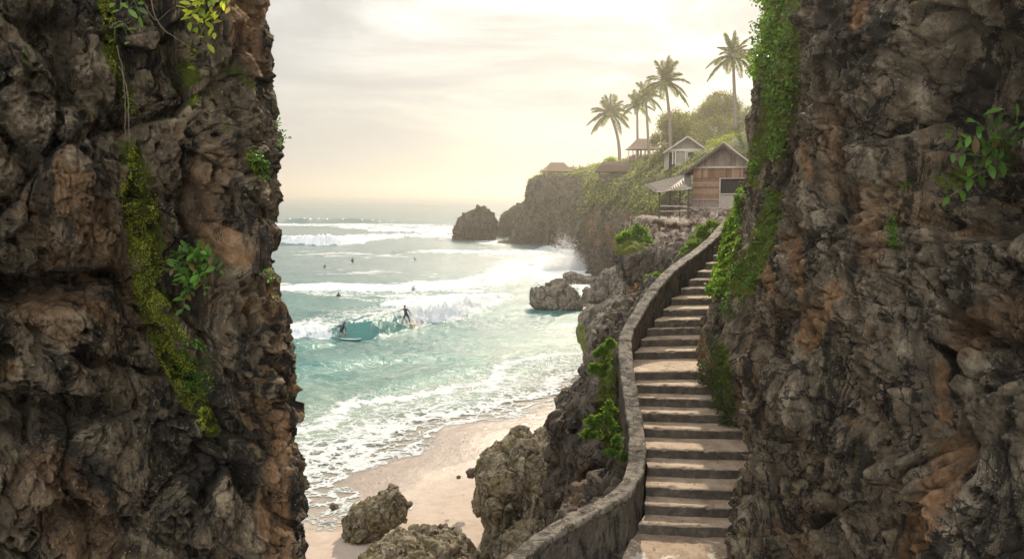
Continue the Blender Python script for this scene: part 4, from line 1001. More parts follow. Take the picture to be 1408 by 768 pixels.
def pavilion(name, label, px, py, wpx, hpx_eave, hpx_ridge, ridge, mat, rail=True, rz=0, posts_=5, flare=.35, dark=False, cat='pavilion'):
    b0 = hill_at(px, py); Y = b0[1]; s = Y/F; zb_ = CH+(267-py)*s
    r = empty(name, (P(px, py, Y)[0], Y, zb_), rz); tag(r, label, cat)
    w = wpx*s/2; ze = hpx_eave*s; zr = hpx_ridge*s; d = w*.8
    V, Fc = hip(w*1.0, d, ze, zr, w*ridge, flare); add('roof', V, Fc, mat, r, local=True)
    wi, di = w*.78, d*.78
    MB().box((0, 0, -.25), (wi*2+.3, di*2+.3, .5)).build('floor', M['darkwood'] if dark else M['boards'], r, **L_)
    MB().box((0, 0, -1.6), (wi*1.9, di*1.9, 2.4)).build('plinth', M['coping'], r, **L_)
    for k in range(posts_):
        x = -wi+2*wi*k/(posts_-1)
        for y in (-di, di): MB().box((x, y, ze/2), (.16, .16, ze)).build('post', M['white'] if k % 2 == 0 and not dark else M['darkwood'], r, **L_)
    if rail:
        q_ = MB()
        for y in (-di, di): q_.box((0, y, .75), (wi*2, .06, .09)).box((0, y, .40), (wi*2, .05, .35))
        for x in (-wi, wi): q_.box((x, 0, .75), (.06, di*2, .09))
        q_.build('railing', M['boards'] if not dark else M['darkwood'], r, **L_)
    return r, w, ze
r, w_, ze_ = pavilion('pavilion', 'small open pavilion with flared hip roof at the tip of the headland', 766, 243, 44, 7.0, 19, .42, M['thatch'], rz=.1, posts_=4)
pavilion('pavilion', 'open tile-roofed pavilion with pale posts behind the two middle palms', 884, 219, 40, 12.5, 27, .45, M['tile'], rz=.25, posts_=6, flare=.25)
pavilion('thatched_shelter', 'low shelter with long dark sagging thatch on the green slope below the leaning palm', 846, 240, 54, 3.5, 17, .62, M['thatch_dark'], rail=False, rz=-.1, posts_=4, flare=-.3, dark=True, cat='shelter')
b0 = hill_at(946, 222); Yh = b0[1]; s = Yh/F
hs = empty('plaster_house', (P(918, 224, Yh)[0], Yh, CH+(267-224)*s), -.12)
tag(hs, 'pale gabled house with white beam half hidden in haze above the wooden hut', 'house')
W2, E2, A2, D2 = 50*s, 17*s, 34*s, 7.5
MB().box((W2*.60, .06, E2/2-.5), (W2*.8, .12, E2+1)).build('wall', M['plaster'], hs, **L_)
MB().box((W2-.1, D2/2, E2/2-.5), (.12, D2, E2+1)).box((.1, D2/2, E2/2-.5), (.12, D2, E2+1)).box((W2/2, D2, E2/2-.5), (W2, .12, E2+1)).build('wall', M['plaster'], hs, **L_)
MB().prism([(.1, .0, E2), (W2-.1, .0, E2), (W2/2, .0, A2-.1)], (0, .1, 0)).build('gable', M['boards2'], hs, **L_)
MB().box((W2/2, -.12, E2-.05), (W2*.86, .16, .32)).build('beam', M['white'], hs, **L_)
dr = MB().box((W2*.34, -.02, E2*.42), (W2*.22, .06, E2*.84)).build('door', M['boards2'], hs, **L_)
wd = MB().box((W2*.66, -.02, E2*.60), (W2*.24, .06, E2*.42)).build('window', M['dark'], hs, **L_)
MB().box((W2*.66, -.06, E2*.385), (W2*.28, .08, .1)).box((W2*.66, -.06, E2*.82), (W2*.28, .08, .08)).box((W2*.53, -.055, E2*.6), (.07, .075, E2*.46)).box((W2*.79, -.055, E2*.6), (.07, .075, E2*.46)).build('window_frame', M['white'], wd, **L_)
for x in (.13, .20, .47): MB().box((W2*x, -.22, E2/2-.2), (.16, .16, E2+.2)).build('post', M['white'], hs, **L_)
for sgn in (-1, 1):
    sl2 = (A2-E2)/(W2/2); o2 = .7
    V1, F1 = roof_sheet((W2/2, -1.0, A2), (W2/2, D2+.5, A2), (W2/2+sgn*(W2/2+o2), -1.0, E2-sl2*o2), (W2/2+sgn*(W2/2+o2), D2+.5, E2-sl2*o2), 24)
    add('roof', V1, F1, M['tile'], hs, local=True)
MB().bar((W2/2, -1.03, A2), (-o2, -1.03, E2-sl2*o2), .06, .22).bar((W2/2, -1.03, A2), (W2+o2, -1.03, E2-sl2*o2), .06, .22).build('barge_board', M['palewood'], hs, **L_)

# grit, dead leaves and crumbs on the treads and the path
cs, ds, ns_, ls = [], [], [], []
for i in range(len(LS)-1):
    for k in range(34 if i != 9 else 90):
        a, b_ = rng.beta(.6, .6), rng.uniform(.15, 1) if i != 9 else rng.uniform(.1, 1)
        p_ = (LS[i]*(1-a)+RS[i]*a)*(1-b_)+(LS[i+1]*(1-a)+RS[i+1]*a)*b_; p_[2] = LS[i][2]+.012; cs.append(p_)
for k in range(260): cs.append(np.array([rng.uniform(1.3, 3.6), rng.uniform(9.5, 12.0), Z0+.02]))
cs = np.array(cs); n_ = len(cs)
V, F_ = None, None
LITTER = cs
# ------------------------------------------------------------------ leaves
def nz_(v): return v/(np.linalg.norm(v, axis=-1, keepdims=True)+1e-9)
def leafmesh(c, d, nrm, Ln, W, fine=False, fold=.25, curl=.3):
    """c base points, d directions, nrm face normals"""
    c = np.asarray(c, float); d = nz_(np.asarray(d, float)); s = nz_(np.cross(d, nrm)); up = nz_(np.cross(s, d))
    Ln = np.broadcast_to(Ln, len(c))[:, None]; W = np.broadcast_to(W, len(c))[:, None]
    if not fine:
        V = np.stack([c, c+d*Ln*.45+s*W/2+up*W*fold, c+d*Ln-up*Ln*curl*.5, c+d*Ln*.45-s*W/2+up*W*fold], 1)
        F_ = np.array([[0, 1, 2], [0, 2, 3]])
    else:
        ts = [0, .25, .55, .8, 1.0]; ws = [0, .78, 1.0, .62, 0]
        P_ = []
        for t, w in zip(ts, ws):
            m_ = c+d*Ln*t-up*Ln*curl*t*t; P_.append(m_)
            if 0 < w: P_ += [m_+s*W/2*w+up*W*fold*w, m_-s*W/2*w+up*W*fold*w]
        V = np.stack(P_, 1)   # 0 | 1 2 3 | 4 5 6 | 7 8 9 | 10
        F_ = np.array([[0, 2, 1], [0, 1, 3], [1, 2, 5], [1, 5, 4], [3, 1, 4], [3, 4, 6], [4, 5, 8], [4, 8, 7], [6, 4, 7], [6, 7, 9], [7, 8, 10], [9, 7, 10]])
    k = V.shape[1]
    return V.reshape(-1, 3), (F_[None]+k*np.arange(len(c))[:, None, None]).reshape(-1, 3)
def rv(n): return nz_(rng.normal(size=(n, 3)))
M['palm'] = leaf_mat('palm leaflets', (.09, .10, .03), (.20, .19, .06), .5)
M['leaf'] = leaf_mat('fresh green leaves', (.035, .085, .012), (.10, .20, .028), .45, .4)
M['ivy'] = leaf_mat('bright creeper leaves', (.04, .085, .014), (.15, .245, .04), .45, .45)
M['yellowleaf'] = leaf_mat('yellow-green leaves', (.16, .24, .02), (.40, .42, .04), .5, .45)
M['darkleaf'] = leaf_mat('dark small leaves', (.02, .035, .01), (.05, .08, .02), .3, .5)
M['scrub'] = leaf_mat('hillside scrub', (.10, .12, .025), (.24, .24, .06), .4, .6)
M['treeleaf'] = leaf_mat('broadleaf crown', (.08, .095, .025), (.22, .20, .055), .4, .6)
M['goldleaf'] = leaf_mat('sunlit bush', (.13, .17, .03), (.30, .32, .07), .5, .6)
M['mossleaf'] = leaf_mat('moss tufts', (.11, .14, .012), (.36, .38, .035), .4, .7)
M['bark'] = plain('palm bark', (.20, .155, .115), .9, .3, 5, .02)
M['twig'] = plain('dry twigs', (.20, .15, .11), .9, .3, 5)
M['stem'] = plain('green stems', (.10, .13, .04), .7, .3, 5)

# ------------------------------------------------------------------ coconut palms
def frond(base, az, el, L, seed):
    r_ = np.random.default_rng(seed); n_ = 26
    t = np.linspace(0, 1, n_)
    h = np.array([math.cos(az), math.sin(az), 0])
    droop = .16+.30*max(0, math.cos(el))
    p = base+np.outer(t*L*math.cos(el)*(1-.12*t), h)+np.outer(t*L*math.sin(el)-droop*L*t**2.1, [0, 0, 1])
    tg = nz_(np.gradient(p, axis=0)); side = nz_(np.cross(tg, [0, 0, 1.]+.001*h)); up = nz_(np.cross(side, tg))
    cs, ds, ns_, ls = [], [], [], []
    for k in range(2, n_):
        for sg in (-1, 1):
            for q_ in (0, .5):
                tt = t[k]-q_/n_; l = L*.25*math.sin(math.pi*min(1, (.10+tt*.86)))**.6*r_.uniform(.8, 1.1)
                dd = side[k]*sg*.85+tg[k]*(.45+.5*tt)+np.array([0, 0, -1])*r_.uniform(.05, .55)+up[k]*.2
                cs.append(p[k]-tg[k]*q_*L/n_); ds.append(dd); ns_.append(up[k]+side[k]*sg*.3); ls.append(l)
    V, F_ = leafmesh(cs, ds, ns_, np.array(ls), L*.019, curl=.5)
    # the midrib
    mb = MB().tube(p[::3], np.linspace(.035, .012, len(p[::3]))*L/2.6, 4)
    b_ = len(V); V = np.vstack([V, np.array(mb.v)])
    tri = []
    for f in mb.f:
        for q_ in range(1, len(f)-1): tri.append((f[0]+b_, f[q_]+b_, f[q_+1]+b_))
    return V, np.vstack([F_, np.array(tri)])
def palm(label, bx_, by_, cx_, cy_, Rpx, seed, nf=24, Y=None, bend=.0):
    b0 = hill_at(bx_, by_); Yp = Y or b0[1]; s = Yp/F
    base = P(bx_, by_, Yp); base[2] -= .8; top = P(cx_, cy_, Yp-.5)
    r = empty('palm_tree', base); tag(r, label, 'palm tree', 'coconut palms on the hillside')
    t = np.linspace(0, 1, 16)[:, None]; side = np.array([1, 0, 0.])
    pts = base*(1-t)+top*t+side*np.sin(t*math.pi)*bend*s+np.array([0, 0, 1])*np.sin(t*math.pi)*0
    MB().tube(pts, np.linspace(.27, .15, 16)*Rpx*s/3.4, 10).build('trunk', M['bark'], r, True)
    L = Rpx*s; r2 = np.random.default_rng(seed)
    for k in range(nf):
        az = k*2.39996+r2.uniform(-.25, .25); el = R(84)-(k/nf)**.95*R(108)+r2.uniform(-.12, .12)
        V, F_ = frond(top+np.array([0, 0, .1]), az, el, L*r2.uniform(.9, 1.15), seed*50+k)
        add('frond', V, F_, M['palm'], r)
    for k in range(7):
        cn = MB()
        a = k*.9; cpt = top+np.array([math.cos(a)*.22, math.sin(a)*.22, -.22-.1*(k % 2)])*Rpx*s/3.2
        cn.tube([cpt+[0, 0, .14], cpt+[0, 0, .05], cpt-[0, 0, .07], cpt-[0, 0, .14]], [.03, .13, .13, .03], 6)
        cn.build('coconut', M['bark'], r, True)
palm('leftmost palm, its thin trunk leaning left above the dark thatched shelter', 852, 220, 839, 157, 33, 1, 24, bend=4)
palm('short palm second from the left with a straight slim trunk', 877, 218, 876, 146, 26, 2, 18)
palm('middle palm crowding against its shorter left neighbour', 893, 218, 888, 133, 28, 3, 20)
palm('tall palm rising just left of the pale gabled house', 921, 222, 915, 113, 36, 4, 22, bend=3)
palm('highest palm, alone on the slope close to the right cliff', 1012, 172, 1008, 78, 37, 5, 24)

# ------------------------------------------------------------------ broadleaf trees and scrub on the hill
def crown_pts(c, rad, n_, seed, nc=26, sp=1.0):
    """leaf positions in uneven clumps with gaps between them"""
    r_ = np.random.default_rng(seed)
    cc = nz_(r_.normal(size=(nc, 3)))*(r_.uniform(.35, .95, (nc, 1))); cc[:, 2] = cc[:, 2]*.9
    rr_ = r_.uniform(.14, .40, nc); wt = rr_**2.2; wt /= wt.sum()
    idx = r_.choice(nc, n_, p=wt); off = nz_(r_.normal(size=(n_, 3)))*(np.abs(r_.normal(size=(n_, 1)))*.45+.35)*rr_[idx][:, None]*sp
    off[:, 2] *= .75
    return c+(cc[idx]+off)*np.array(rad), nz_(cc[idx]*.4+off*4)
def tree(label, px, py, bpx, bpy, rx, ry, Y, seed, mat='treeleaf', n_=9000, lf=2.0, name='broadleaf_tree', group='trees on the hillside', cat='tree'):
    s = Y/F; base = P(bpx, bpy, Y); base[2] -= 1; c = P(px, py, Y)
    r = empty(name, base); tag(r, label, cat, group)
    mb = MB(); mb.tube([base, base*.5+c*.5, c], np.array([.05, .035, .015])*rx*s*1.6, 8)
    for k in range(5):
        a = k*1.3; e = c+np.array([math.cos(a)*rx*s*.55, math.sin(a)*rx*s*.5, ry*s*rng.uniform(-.1, .4)]); mb.tube([base*.45+c*.55, e], [.03*rx*s, .01*rx*s], 6)
    mb.build('trunk', M['bark'], r, True)
    pts, dr = crown_pts(c-np.array([0, 0, ry*s*.35]), (rx*s, rx*s*.9, ry*s*1.3), n_, seed, 34 if rx > 20 else 14)
    V, F_ = leafmesh(pts, dr+rv(n_)*.6, rv(n_), lf*s*rng.uniform(.7, 1.4, n_), lf*s*.6)
    add('crown', V, F_, M[mat], r)
tree('dark rounded tree behind the tall palm and the pale house', 928, 170, 930, 215, 31, 36, 152, 21, n_=18000)
tree('large hazy tree behind the highest palm, its top above all other crowns', 990, 146, 990, 200, 30, 28, 168, 22, n_=20000)
tree('wide hazy tree filling the slope between the pale house and the right cliff', 985, 185, 985, 215, 38, 36, 158, 23, n_=20000)
tree('broad tree crown filling the gap between the tall palm and the highest palm', 957, 168, 957, 205, 26, 26, 175, 31, n_=14000)
tree('pale hazy tree just left of the highest palm trunk, behind the other crowns', 1008, 160, 1008, 200, 26, 26, 182, 32, n_=12000)
tree('small rounded tree tucked left of the pale house', 908, 212, 908, 230, 14, 15, 146, 24, n_=3500)
tree('bright golden-green bush above the wooden hut roof', 1000, 194, 1000, 206, 30, 13, 118, 25, 'goldleaf', 6000, 2.0, 'bush', 'bushes on the hillside', 'bush')
tree('light green bush at the foot of the leaning palm', 834, 224, 832, 232, 20, 11, 170, 26, 'goldleaf', 3500, 1.7, 'bush', 'bushes on the hillside', 'bush')
tree('small tuft of shrub on the cliff edge left of the small pavilion', 735, 247, 735, 252, 7, 5, 236, 27, 'scrub', 900, 1.6, 'bush', 'bushes on the hillside', 'bush')
tree('low shrub right of the small pavilion', 796, 240, 797, 246, 10, 6, 222, 28, 'scrub', 1500, 1.6, 'bush', 'bushes on the hillside', 'bush')
# scrub over the whole hillside
gw = GREEN_H.copy(); gw = gw*ss(.25, .55, .5+.5*fbm(QH/5, 4, seed=500)); gw = gw*(HPX > 700)*(HPX < 1080)*(HPY < 330)*(QH[..., 1] < 290)
area = np.linalg.norm(np.cross(np.gradient(QH, axis=0), np.gradient(QH, axis=1)), axis=-1)
pr_ = (gw*area/(QH[..., 1]/150)**1.2).ravel(); pr_ /= pr_.sum()
ns = 90000; ix = rng.choice(len(pr_), ns, p=pr_); pt_ = QH.reshape(-1, 3)[ix].astype(float); nn_ = nh.reshape(-1, 3)[ix]
hb = np.maximum(0, pn((pt_/3.2).astype(np.float32), 501)+.35)*1.9
pt_ = pt_+nn_*(rng.random((ns, 1))*hb[:, None])+rng.normal(0, .25, (ns, 3))+[0, 0, .1]
V, F_ = leafmesh(pt_, nn_+rv(ns)*.9+[0, 0, .3], rv(ns), pt_[:, 1]/F*2.2*rng.uniform(.6, 1.4, ns), pt_[:, 1]/F*1.3)
tag(add('scrub', V, F_, M['scrub']), 'low green and brown scrub covering the headland slopes', 'scrub', kind='stuff')

# ------------------------------------------------------------------ near greenery
def bush(name, label, blobs, Y, n_, lf, mat, cat='bush', group=None, kind=None, grass=0, up=.4, thick=1.0):
    """blobs: (px, py, rx, ry) pieces of the plant"""
    s = Y/F; b_ = max(blobs, key=lambda q_: q_[1]); base = P(b_[0], b_[1]+b_[3]*.6, Y)
    r = empty(name, base); tag(r, label, cat, group, kind)
    Vs, Fs, o = [], [], 0; tot = sum(q_[2]*q_[3] for q_ in blobs)
    mb = MB()
    for k, (x, y, rx, ry) in enumerate(blobs):
        n1 = int(n_*rx*ry/tot); c = P(x, y, Y)
        pts, dr = crown_pts(c, (rx*s, (rx+ry)/2*s*thick, ry*s), n1, 600+k+int(x), 11, 1.0)
        V, F_ = leafmesh(pts, dr+rv(n1)*.8+[0, -.2, up], rv(n1)+[0, -.6, .5], lf*rng.uniform(.35, 1.7, n1), lf*.5)
        Vs.append(V); Fs.append(F_+o); o += len(V)
        for q_ in range(6):
            j = rng.integers(0, n1); root = P(x+rng.uniform(-.3, .3)*rx, y+ry*.9, Y+.1); mb.tube([root, root*.4+pts[j]*.6+[0, 0, lf*.5], pts[j]], [lf*.10, lf*.08, lf*.04], 4)
    add('foliage', np.vstack(Vs), np.vstack(Fs), M[mat], r)
    for q_ in range(grass):
        root = P(b_[0]+rng.uniform(-1, 1)*b_[2], b_[1]+rng.uniform(.2, 1)*b_[3], Y); dd = np.array([rng.uniform(-.8, .8), -.3, rng.uniform(.4, 1.2)])*lf*4
        mb.tube([root, root+dd*.6, root+dd-[0, 0, lf*.8]], [lf*.06, lf*.05, lf*.02], 3)
    mb.build('stem', M['stem'], r)
    return r
bush('bush', 'bright grassy bush hanging over the cliff left of the rubble terrace', [(874, 322, 17, 17), (862, 333, 15, 14), (888, 338, 9, 18), (850, 330, 7, 6)], 44, 5500, .16, 'ivy', grass=30)
bush('bush', 'green bush between the rubble terrace and the top of the parapet wall', [(968, 322, 15, 16), (985, 316, 12, 14), (952, 338, 8, 7), (940, 345, 5, 4)], 33, 4500, .11, 'ivy', grass=10)
bush('bush', 'small low bush on the rock just left of the upper wall', [(900, 381, 11, 8), (893, 390, 7, 6)], 27, 1600, .08, 'ivy')
bush('bush', 'uppermost bright green bush on the rock outside the wall bend', [(830, 486, 13, 13), (824, 507, 17, 12), (840, 474, 8, 9)], 14.7, 6500, .042, 'ivy', thick=.55)
bush('bush', 'larger trailing green bush halfway down the rock outside the wall', [(838, 562, 11, 10), (826, 577, 20, 13), (815, 596, 16, 10), (846, 588, 9, 9)], 14.2, 8000, .040, 'ivy', thick=.5)
bush('bush', 'lowest sparse tuft with dry grass stalks outside the wall', [(850, 606, 11, 12), (840, 622, 13, 9), (858, 625, 8, 10)], 13.4, 2600, .036, 'leaf', grass=26, thick=.5)
# creeper on the right cliff
def creep(Qs, Ns, strokes, n_, lf, mat, name, label, lift=.12, pxo=(0, 0), ylim=(0, 99), cat='creeper', droop=.6, seed=0):
    px, py = proj(Qs); e = 9*fbm(Qs/.35, 3, seed=700+seed)
    ar = np.linalg.norm(np.cross(np.gradient(Qs, axis=0), np.gradient(Qs, axis=1)), axis=-1)
    w_ = stroke(px+e, py+e*.7, strokes)*(Qs[..., 1] > ylim[0])*(Qs[..., 1] < ylim[1])*(px > -80)*(px < 1500)*ss(-.2, .15, fbm(Qs/.22, 3, seed=705+seed)+.06)*(.12+.88*ss(-.22, .08, fbm(Qs/.75, 3, seed=707+seed)+.08))*ar
    w_ = w_.ravel().astype(float); w_ /= w_.sum(); ix = rng.choice(len(w_), n_, p=w_)
    p_ = Qs.reshape(-1, 3)[ix].astype(float); q_ = Ns.reshape(-1, 3)[ix].astype(float)
    hh = lift*np.maximum(.05, 1.5*pn((p_/.35).astype(np.float32), 710+seed)+.45)
    p_ = p_+q_*(rng.random((n_, 1))**.6*hh[:, None])+rng.normal(0, lf*.4, (n_, 3))
    V, F_ = leafmesh(p_, q_*.8+rv(n_)*.9-np.array([0, 0, droop]), q_+rv(n_)*.7+[0, 0, .5], lf*rng.uniform(.55, 1.35, n_), lf*.75)
    o = add(name, V, F_, M[mat]); tag(o, label, cat, kind='stuff'); return o
creep(QR, NR, [[(1080, -30, 26), (1076, 60, 28), (1080, 150, 22), (1070, 205, 16)], [(1050, 40, 10), (1055, 100, 12)]], 22000, .075, 'ivy', 'creeper', 'thick bright creeper hanging down the top of the right cliff', .26, ylim=(11.2, 22), seed=1)
creep(QR, NR, [[(1018, 250, 7), (1008, 290, 15), (1000, 330, 19), (995, 360, 16), (988, 400, 9)]], 17000, .065, 'ivy', 'creeper', 'narrow bright creeper beside the upper end of the parapet wall', .14, ylim=(13, 24), seed=2)
creep(QR, NR, [[(1062, 262, 8), (1070, 300, 12), (1050, 335, 14), (1022, 385, 22), (1005, 430, 10)], [(1045, 200, 7), (1040, 240, 6)]], 8000, .055, 'leaf', 'creeper', 'sparse creeper patches across the hollow of the right cliff', .16, ylim=(11, 22), seed=3)
creep(QR, NR, [[(985, 470, 14), (990, 530, 24), (1000, 580, 24), (985, 600, 14)], [(972, 520, 8), (975, 570, 8)]], 14000, .035, 'darkleaf', 'creeper', 'dark small-leaved growth at the cliff foot beside the middle steps', .22, ylim=(11, 19), seed=4)
creep(QR, NR, [[(1228, 296, 6), (1230, 335, 7)], [(1252, 255, 6), (1246, 262, 4)]], 700, .022, 'leaf', 'creeper', 'two small green tufts in the middle of the right cliff face', .04, ylim=(3, 11), seed=5)
MS = [[(140, -20, 10), (152, 60, 12), (168, 110, 10), (178, 150, 8)], [(180, 210, 10), (188, 260, 26), (200, 330, 28), (208, 400, 26), (232, 470, 26), (262, 540, 22), (288, 585, 10)], [(345, 205, 9), (352, 235, 8)], [(262, 70, 8), (268, 140, 7)]]
creep(QL, NL, MS, 52000, .012, 'mossleaf', 'moss', 'tufted yellow-green moss running down the groove of the left cliff', .035, ylim=(3, 12), cat='moss', droop=.5, seed=6)
creep(QL, NL, [[(262, 480, 22), (270, 520, 26), (285, 500, 14)], [(178, 120, 8), (184, 150, 7)], [(348, 215, 10), (354, 238, 9)], [(372, 405, 5), (376, 425, 5)]], 4200, .028, 'leaf', 'creeper', 'small-leaved greenery growing out of the moss stripe on the left cliff', .09, ylim=(3, 12), seed=7)

def surf(Qs, px, py, ylim=(0, 99)):
    X, Y_ = proj(Qs); e = (X-px)**2+(Y_-py)**2+(Qs[..., 1] < ylim[0])*1e9+(Qs[..., 1] > ylim[1])*1e9
    c = np.argwhere(e < max(16, e.min()+4)); ys_ = Qs[c[:, 0], c[:, 1], 1]
    i = c[np.argmin(ys_)]; return Qs[i[0], i[1]].astype(float)
def plant(label, root, tips, lf, mat='leaf', per=9, wid=.48, curl=.25, cat='plant', name='leafy_plant', lift=.06, twig='stem'):
    """stems from the root to the tips with broad leaves along their outer half"""
    r = empty(name, root); tag(r, label, cat)
    cs, ds, ns_, mb = [], [], [], MB()
    for tp in tips:
        a = root+rng.normal(0, .012, 3); b_ = np.array(tp); t = np.linspace(0, 1, 7)[:, None]
        pts = a*(1-t)+b_*t+np.array([0, -.4, 1])*np.sin(t*math.pi)*lift
        mb.tube(pts, np.linspace(lf*.045, lf*.02, 7), 5)
        for k in range(per):
            tt = .35+.65*(k+1)/per; p_ = (a*(1-tt)+b_*tt)+np.array([0, -.4, 1])*math.sin(tt*math.pi)*lift
            d0 = nz_(b_-a); sd2 = nz_(np.cross(d0, [0, -.9, .4]))*(1 if k % 2 else -1)
            cs.append(p_); ds.append(d0*.55+sd2*(.9 if k < per-1 else .1)+rng.normal(0, .28, 3)+[0, -.25, .05]); ns_.append(np.array([rng.normal(0, .3), -.75+rng.normal(0, .3), .75]))
    n_ = len(cs); sz = lf*rng.uniform(.65, 1.15, n_)
    V, F_ = leafmesh(cs, ds, ns_, sz, sz*wid, True, .10, curl)
    add('foliage', V, F_, M[mat], r, True); mb.build('stem', M[twig], r, True)
def tipsof(pts, Y): return [P(x, y, Y+rng.uniform(-.12, .1)) for x, y in pts]
q0 = surf(QL, 268, 372); q0[1] -= .05; q0[0] += .02
plant('broad-leaved green plant in the middle of the left cliff, over the moss', q0, tipsof([(243, 348), (258, 338), (275, 345), (292, 352), (302, 372), (300, 395), (282, 400), (262, 405), (245, 392), (236, 372), (252, 425), (275, 385), (262, 362), (280, 368), (255, 385), (268, 350)], q0[1]-.2), .085, per=8)
q0 = surf(QL, 290, 12); q0[1] -= .03
plant('sunlit yellow-green plant at the top of the left cliff', q0, tipsof([(256, 18), (268, 38), (285, 60), (270, 5), (300, 20), (310, 4), (320, 14), (295, 45), (262, 30), (282, -8)], q0[1]-.14), .080, 'yellowleaf', per=7)
q0 = surf(QL, 178, -2); q0[1] -= .03
plant('few large pale-green leaves hanging at the top edge above the moss', q0, tipsof([(165, 14), (178, 24), (192, 22), (158, 4), (190, 4)], q0[1]-.15), .085, 'ivy', per=4, wid=.42)
q0 = surf(QL, 166, 42); plant('single long leaf growing on the left cliff under the top plant', q0, tipsof([(178, 58), (158, 54)], q0[1]-.12), .10, 'ivy', per=2, wid=.4)
q0 = surf(QL, 379, 190); plant('small thin-stemmed plant sticking out of the left cliff edge against the sky', q0, tipsof([(384, 166), (391, 180), (398, 191), (390, 198), (384, 202)], q0[1]-.02), .030, 'leaf', per=6, wid=.6, twig='twig', lift=.02)
q0 = surf(QL, 366, 380); plant('tiny plant sticking out of the left cliff edge against the water', q0, tipsof([(366, 371), (374, 376), (381, 383), (372, 388), (362, 378)], q0[1]-.02), .030, 'leaf', per=6, wid=.6, twig='twig', lift=.02)
q0 = surf(QR, 1375, 235, (3, 9)); q0 = q0-[.12, .45, 0]
plant('broad-leaved plant with long arching leaves near the right picture edge', q0, tipsof([(1304, 190), (1318, 182), (1340, 166), (1352, 158), (1375, 172), (1398, 162), (1408, 180), (1320, 232), (1305, 270), (1335, 245), (1350, 222), (1375, 205), (1405, 215), (1310, 212), (1362, 190), (1330, 205)], q0[1]-.30), .17, 'leaf', per=4, wid=.40, curl=.22)
# bare roots and twigs hanging on the left cliff
def vine(label, pts, Y, rad):
    p_ = crom(np.array([P(x, y, Y+dy) for x, y, dy in pts]), np.linspace(0, len(pts)-1, 30)); p_ = p_+rng.normal(0, rad*.5, p_.shape)
    tag(MB().tube(p_, np.linspace(rad, rad*.4, 30), 5).build('root', M['twig'], None, True), label, 'root', 'bare roots hanging on the left cliff')
yy = surf(QL, 172, 120)[1]-.12
vine('pale straight root hanging beside the moss stripe on the left cliff', [(160, 62, 0), (168, 95, 0), (172, 140, 0), (172, 188, .02)], yy, .005)
vine('second pale root ending lower beside the moss stripe', [(163, 90, 0), (174, 120, 0), (177, 160, 0), (178, 200, .02)], yy, .005)
yy = surf(QL, 225, 45)[1]-.12
vine('curled thin twig looping below the sunlit top plant', [(208, -6, 0), (212, 20, 0), (225, 40, 0), (238, 50, 0), (262, 66, 0)], yy, .004)
vine('thin forked twig crossing the cliff under the top plant', [(200, 8, 0), (215, 28, 0), (235, 12, 0)], yy, .003)
yy = surf(QL, 170, 45)[1]-.12
vine('fine bent twig above the single long leaf', [(150, 38, 0), (166, 30, 0), (185, 48, 0), (200, 50, 0)], yy, .003)

M['litter'] = leaf_mat('dead leaves', (.10, .06, .03), (.30, .19, .10), .1, .8)
n_ = len(LITTER); V, F_ = leafmesh(LITTER, rv(n_)*[1, 1, .1], rv(n_)*.25+[0, 0, 1], rng.uniform(.012, .055, n_), rng.uniform(.008, .028, n_))
tag(add('leaf_litter', V, F_, M['litter']), 'dead leaves and grit lying on the steps and path', 'litter', kind='stuff')
bp = []
for k in range(520):
    t_ = rng.uniform(-12, 26); s_ = -rng.gamma(2.0, 1.5)-1.5
    x_ = SH0[0]+SHT[0]*t_+SHN[0]*s_; y_ = SH0[1]+SHT[1]*t_+SHN[1]*s_; bp.append((x_, y_, float(beach_z(np.array(x_), np.array(y_)))+.01))
bp = np.array(bp); n_ = len(bp); V, F_ = leafmesh(bp, rv(n_)*[1, 1, .15], rv(n_)*.4+[0, 0, 1], rng.uniform(.02, .13, n_), rng.uniform(.015, .05, n_))
tag(add('beach_debris', V, F_, M['litter']), 'bits of weed, shell and coral scattered over the sand', 'debris', kind='stuff')

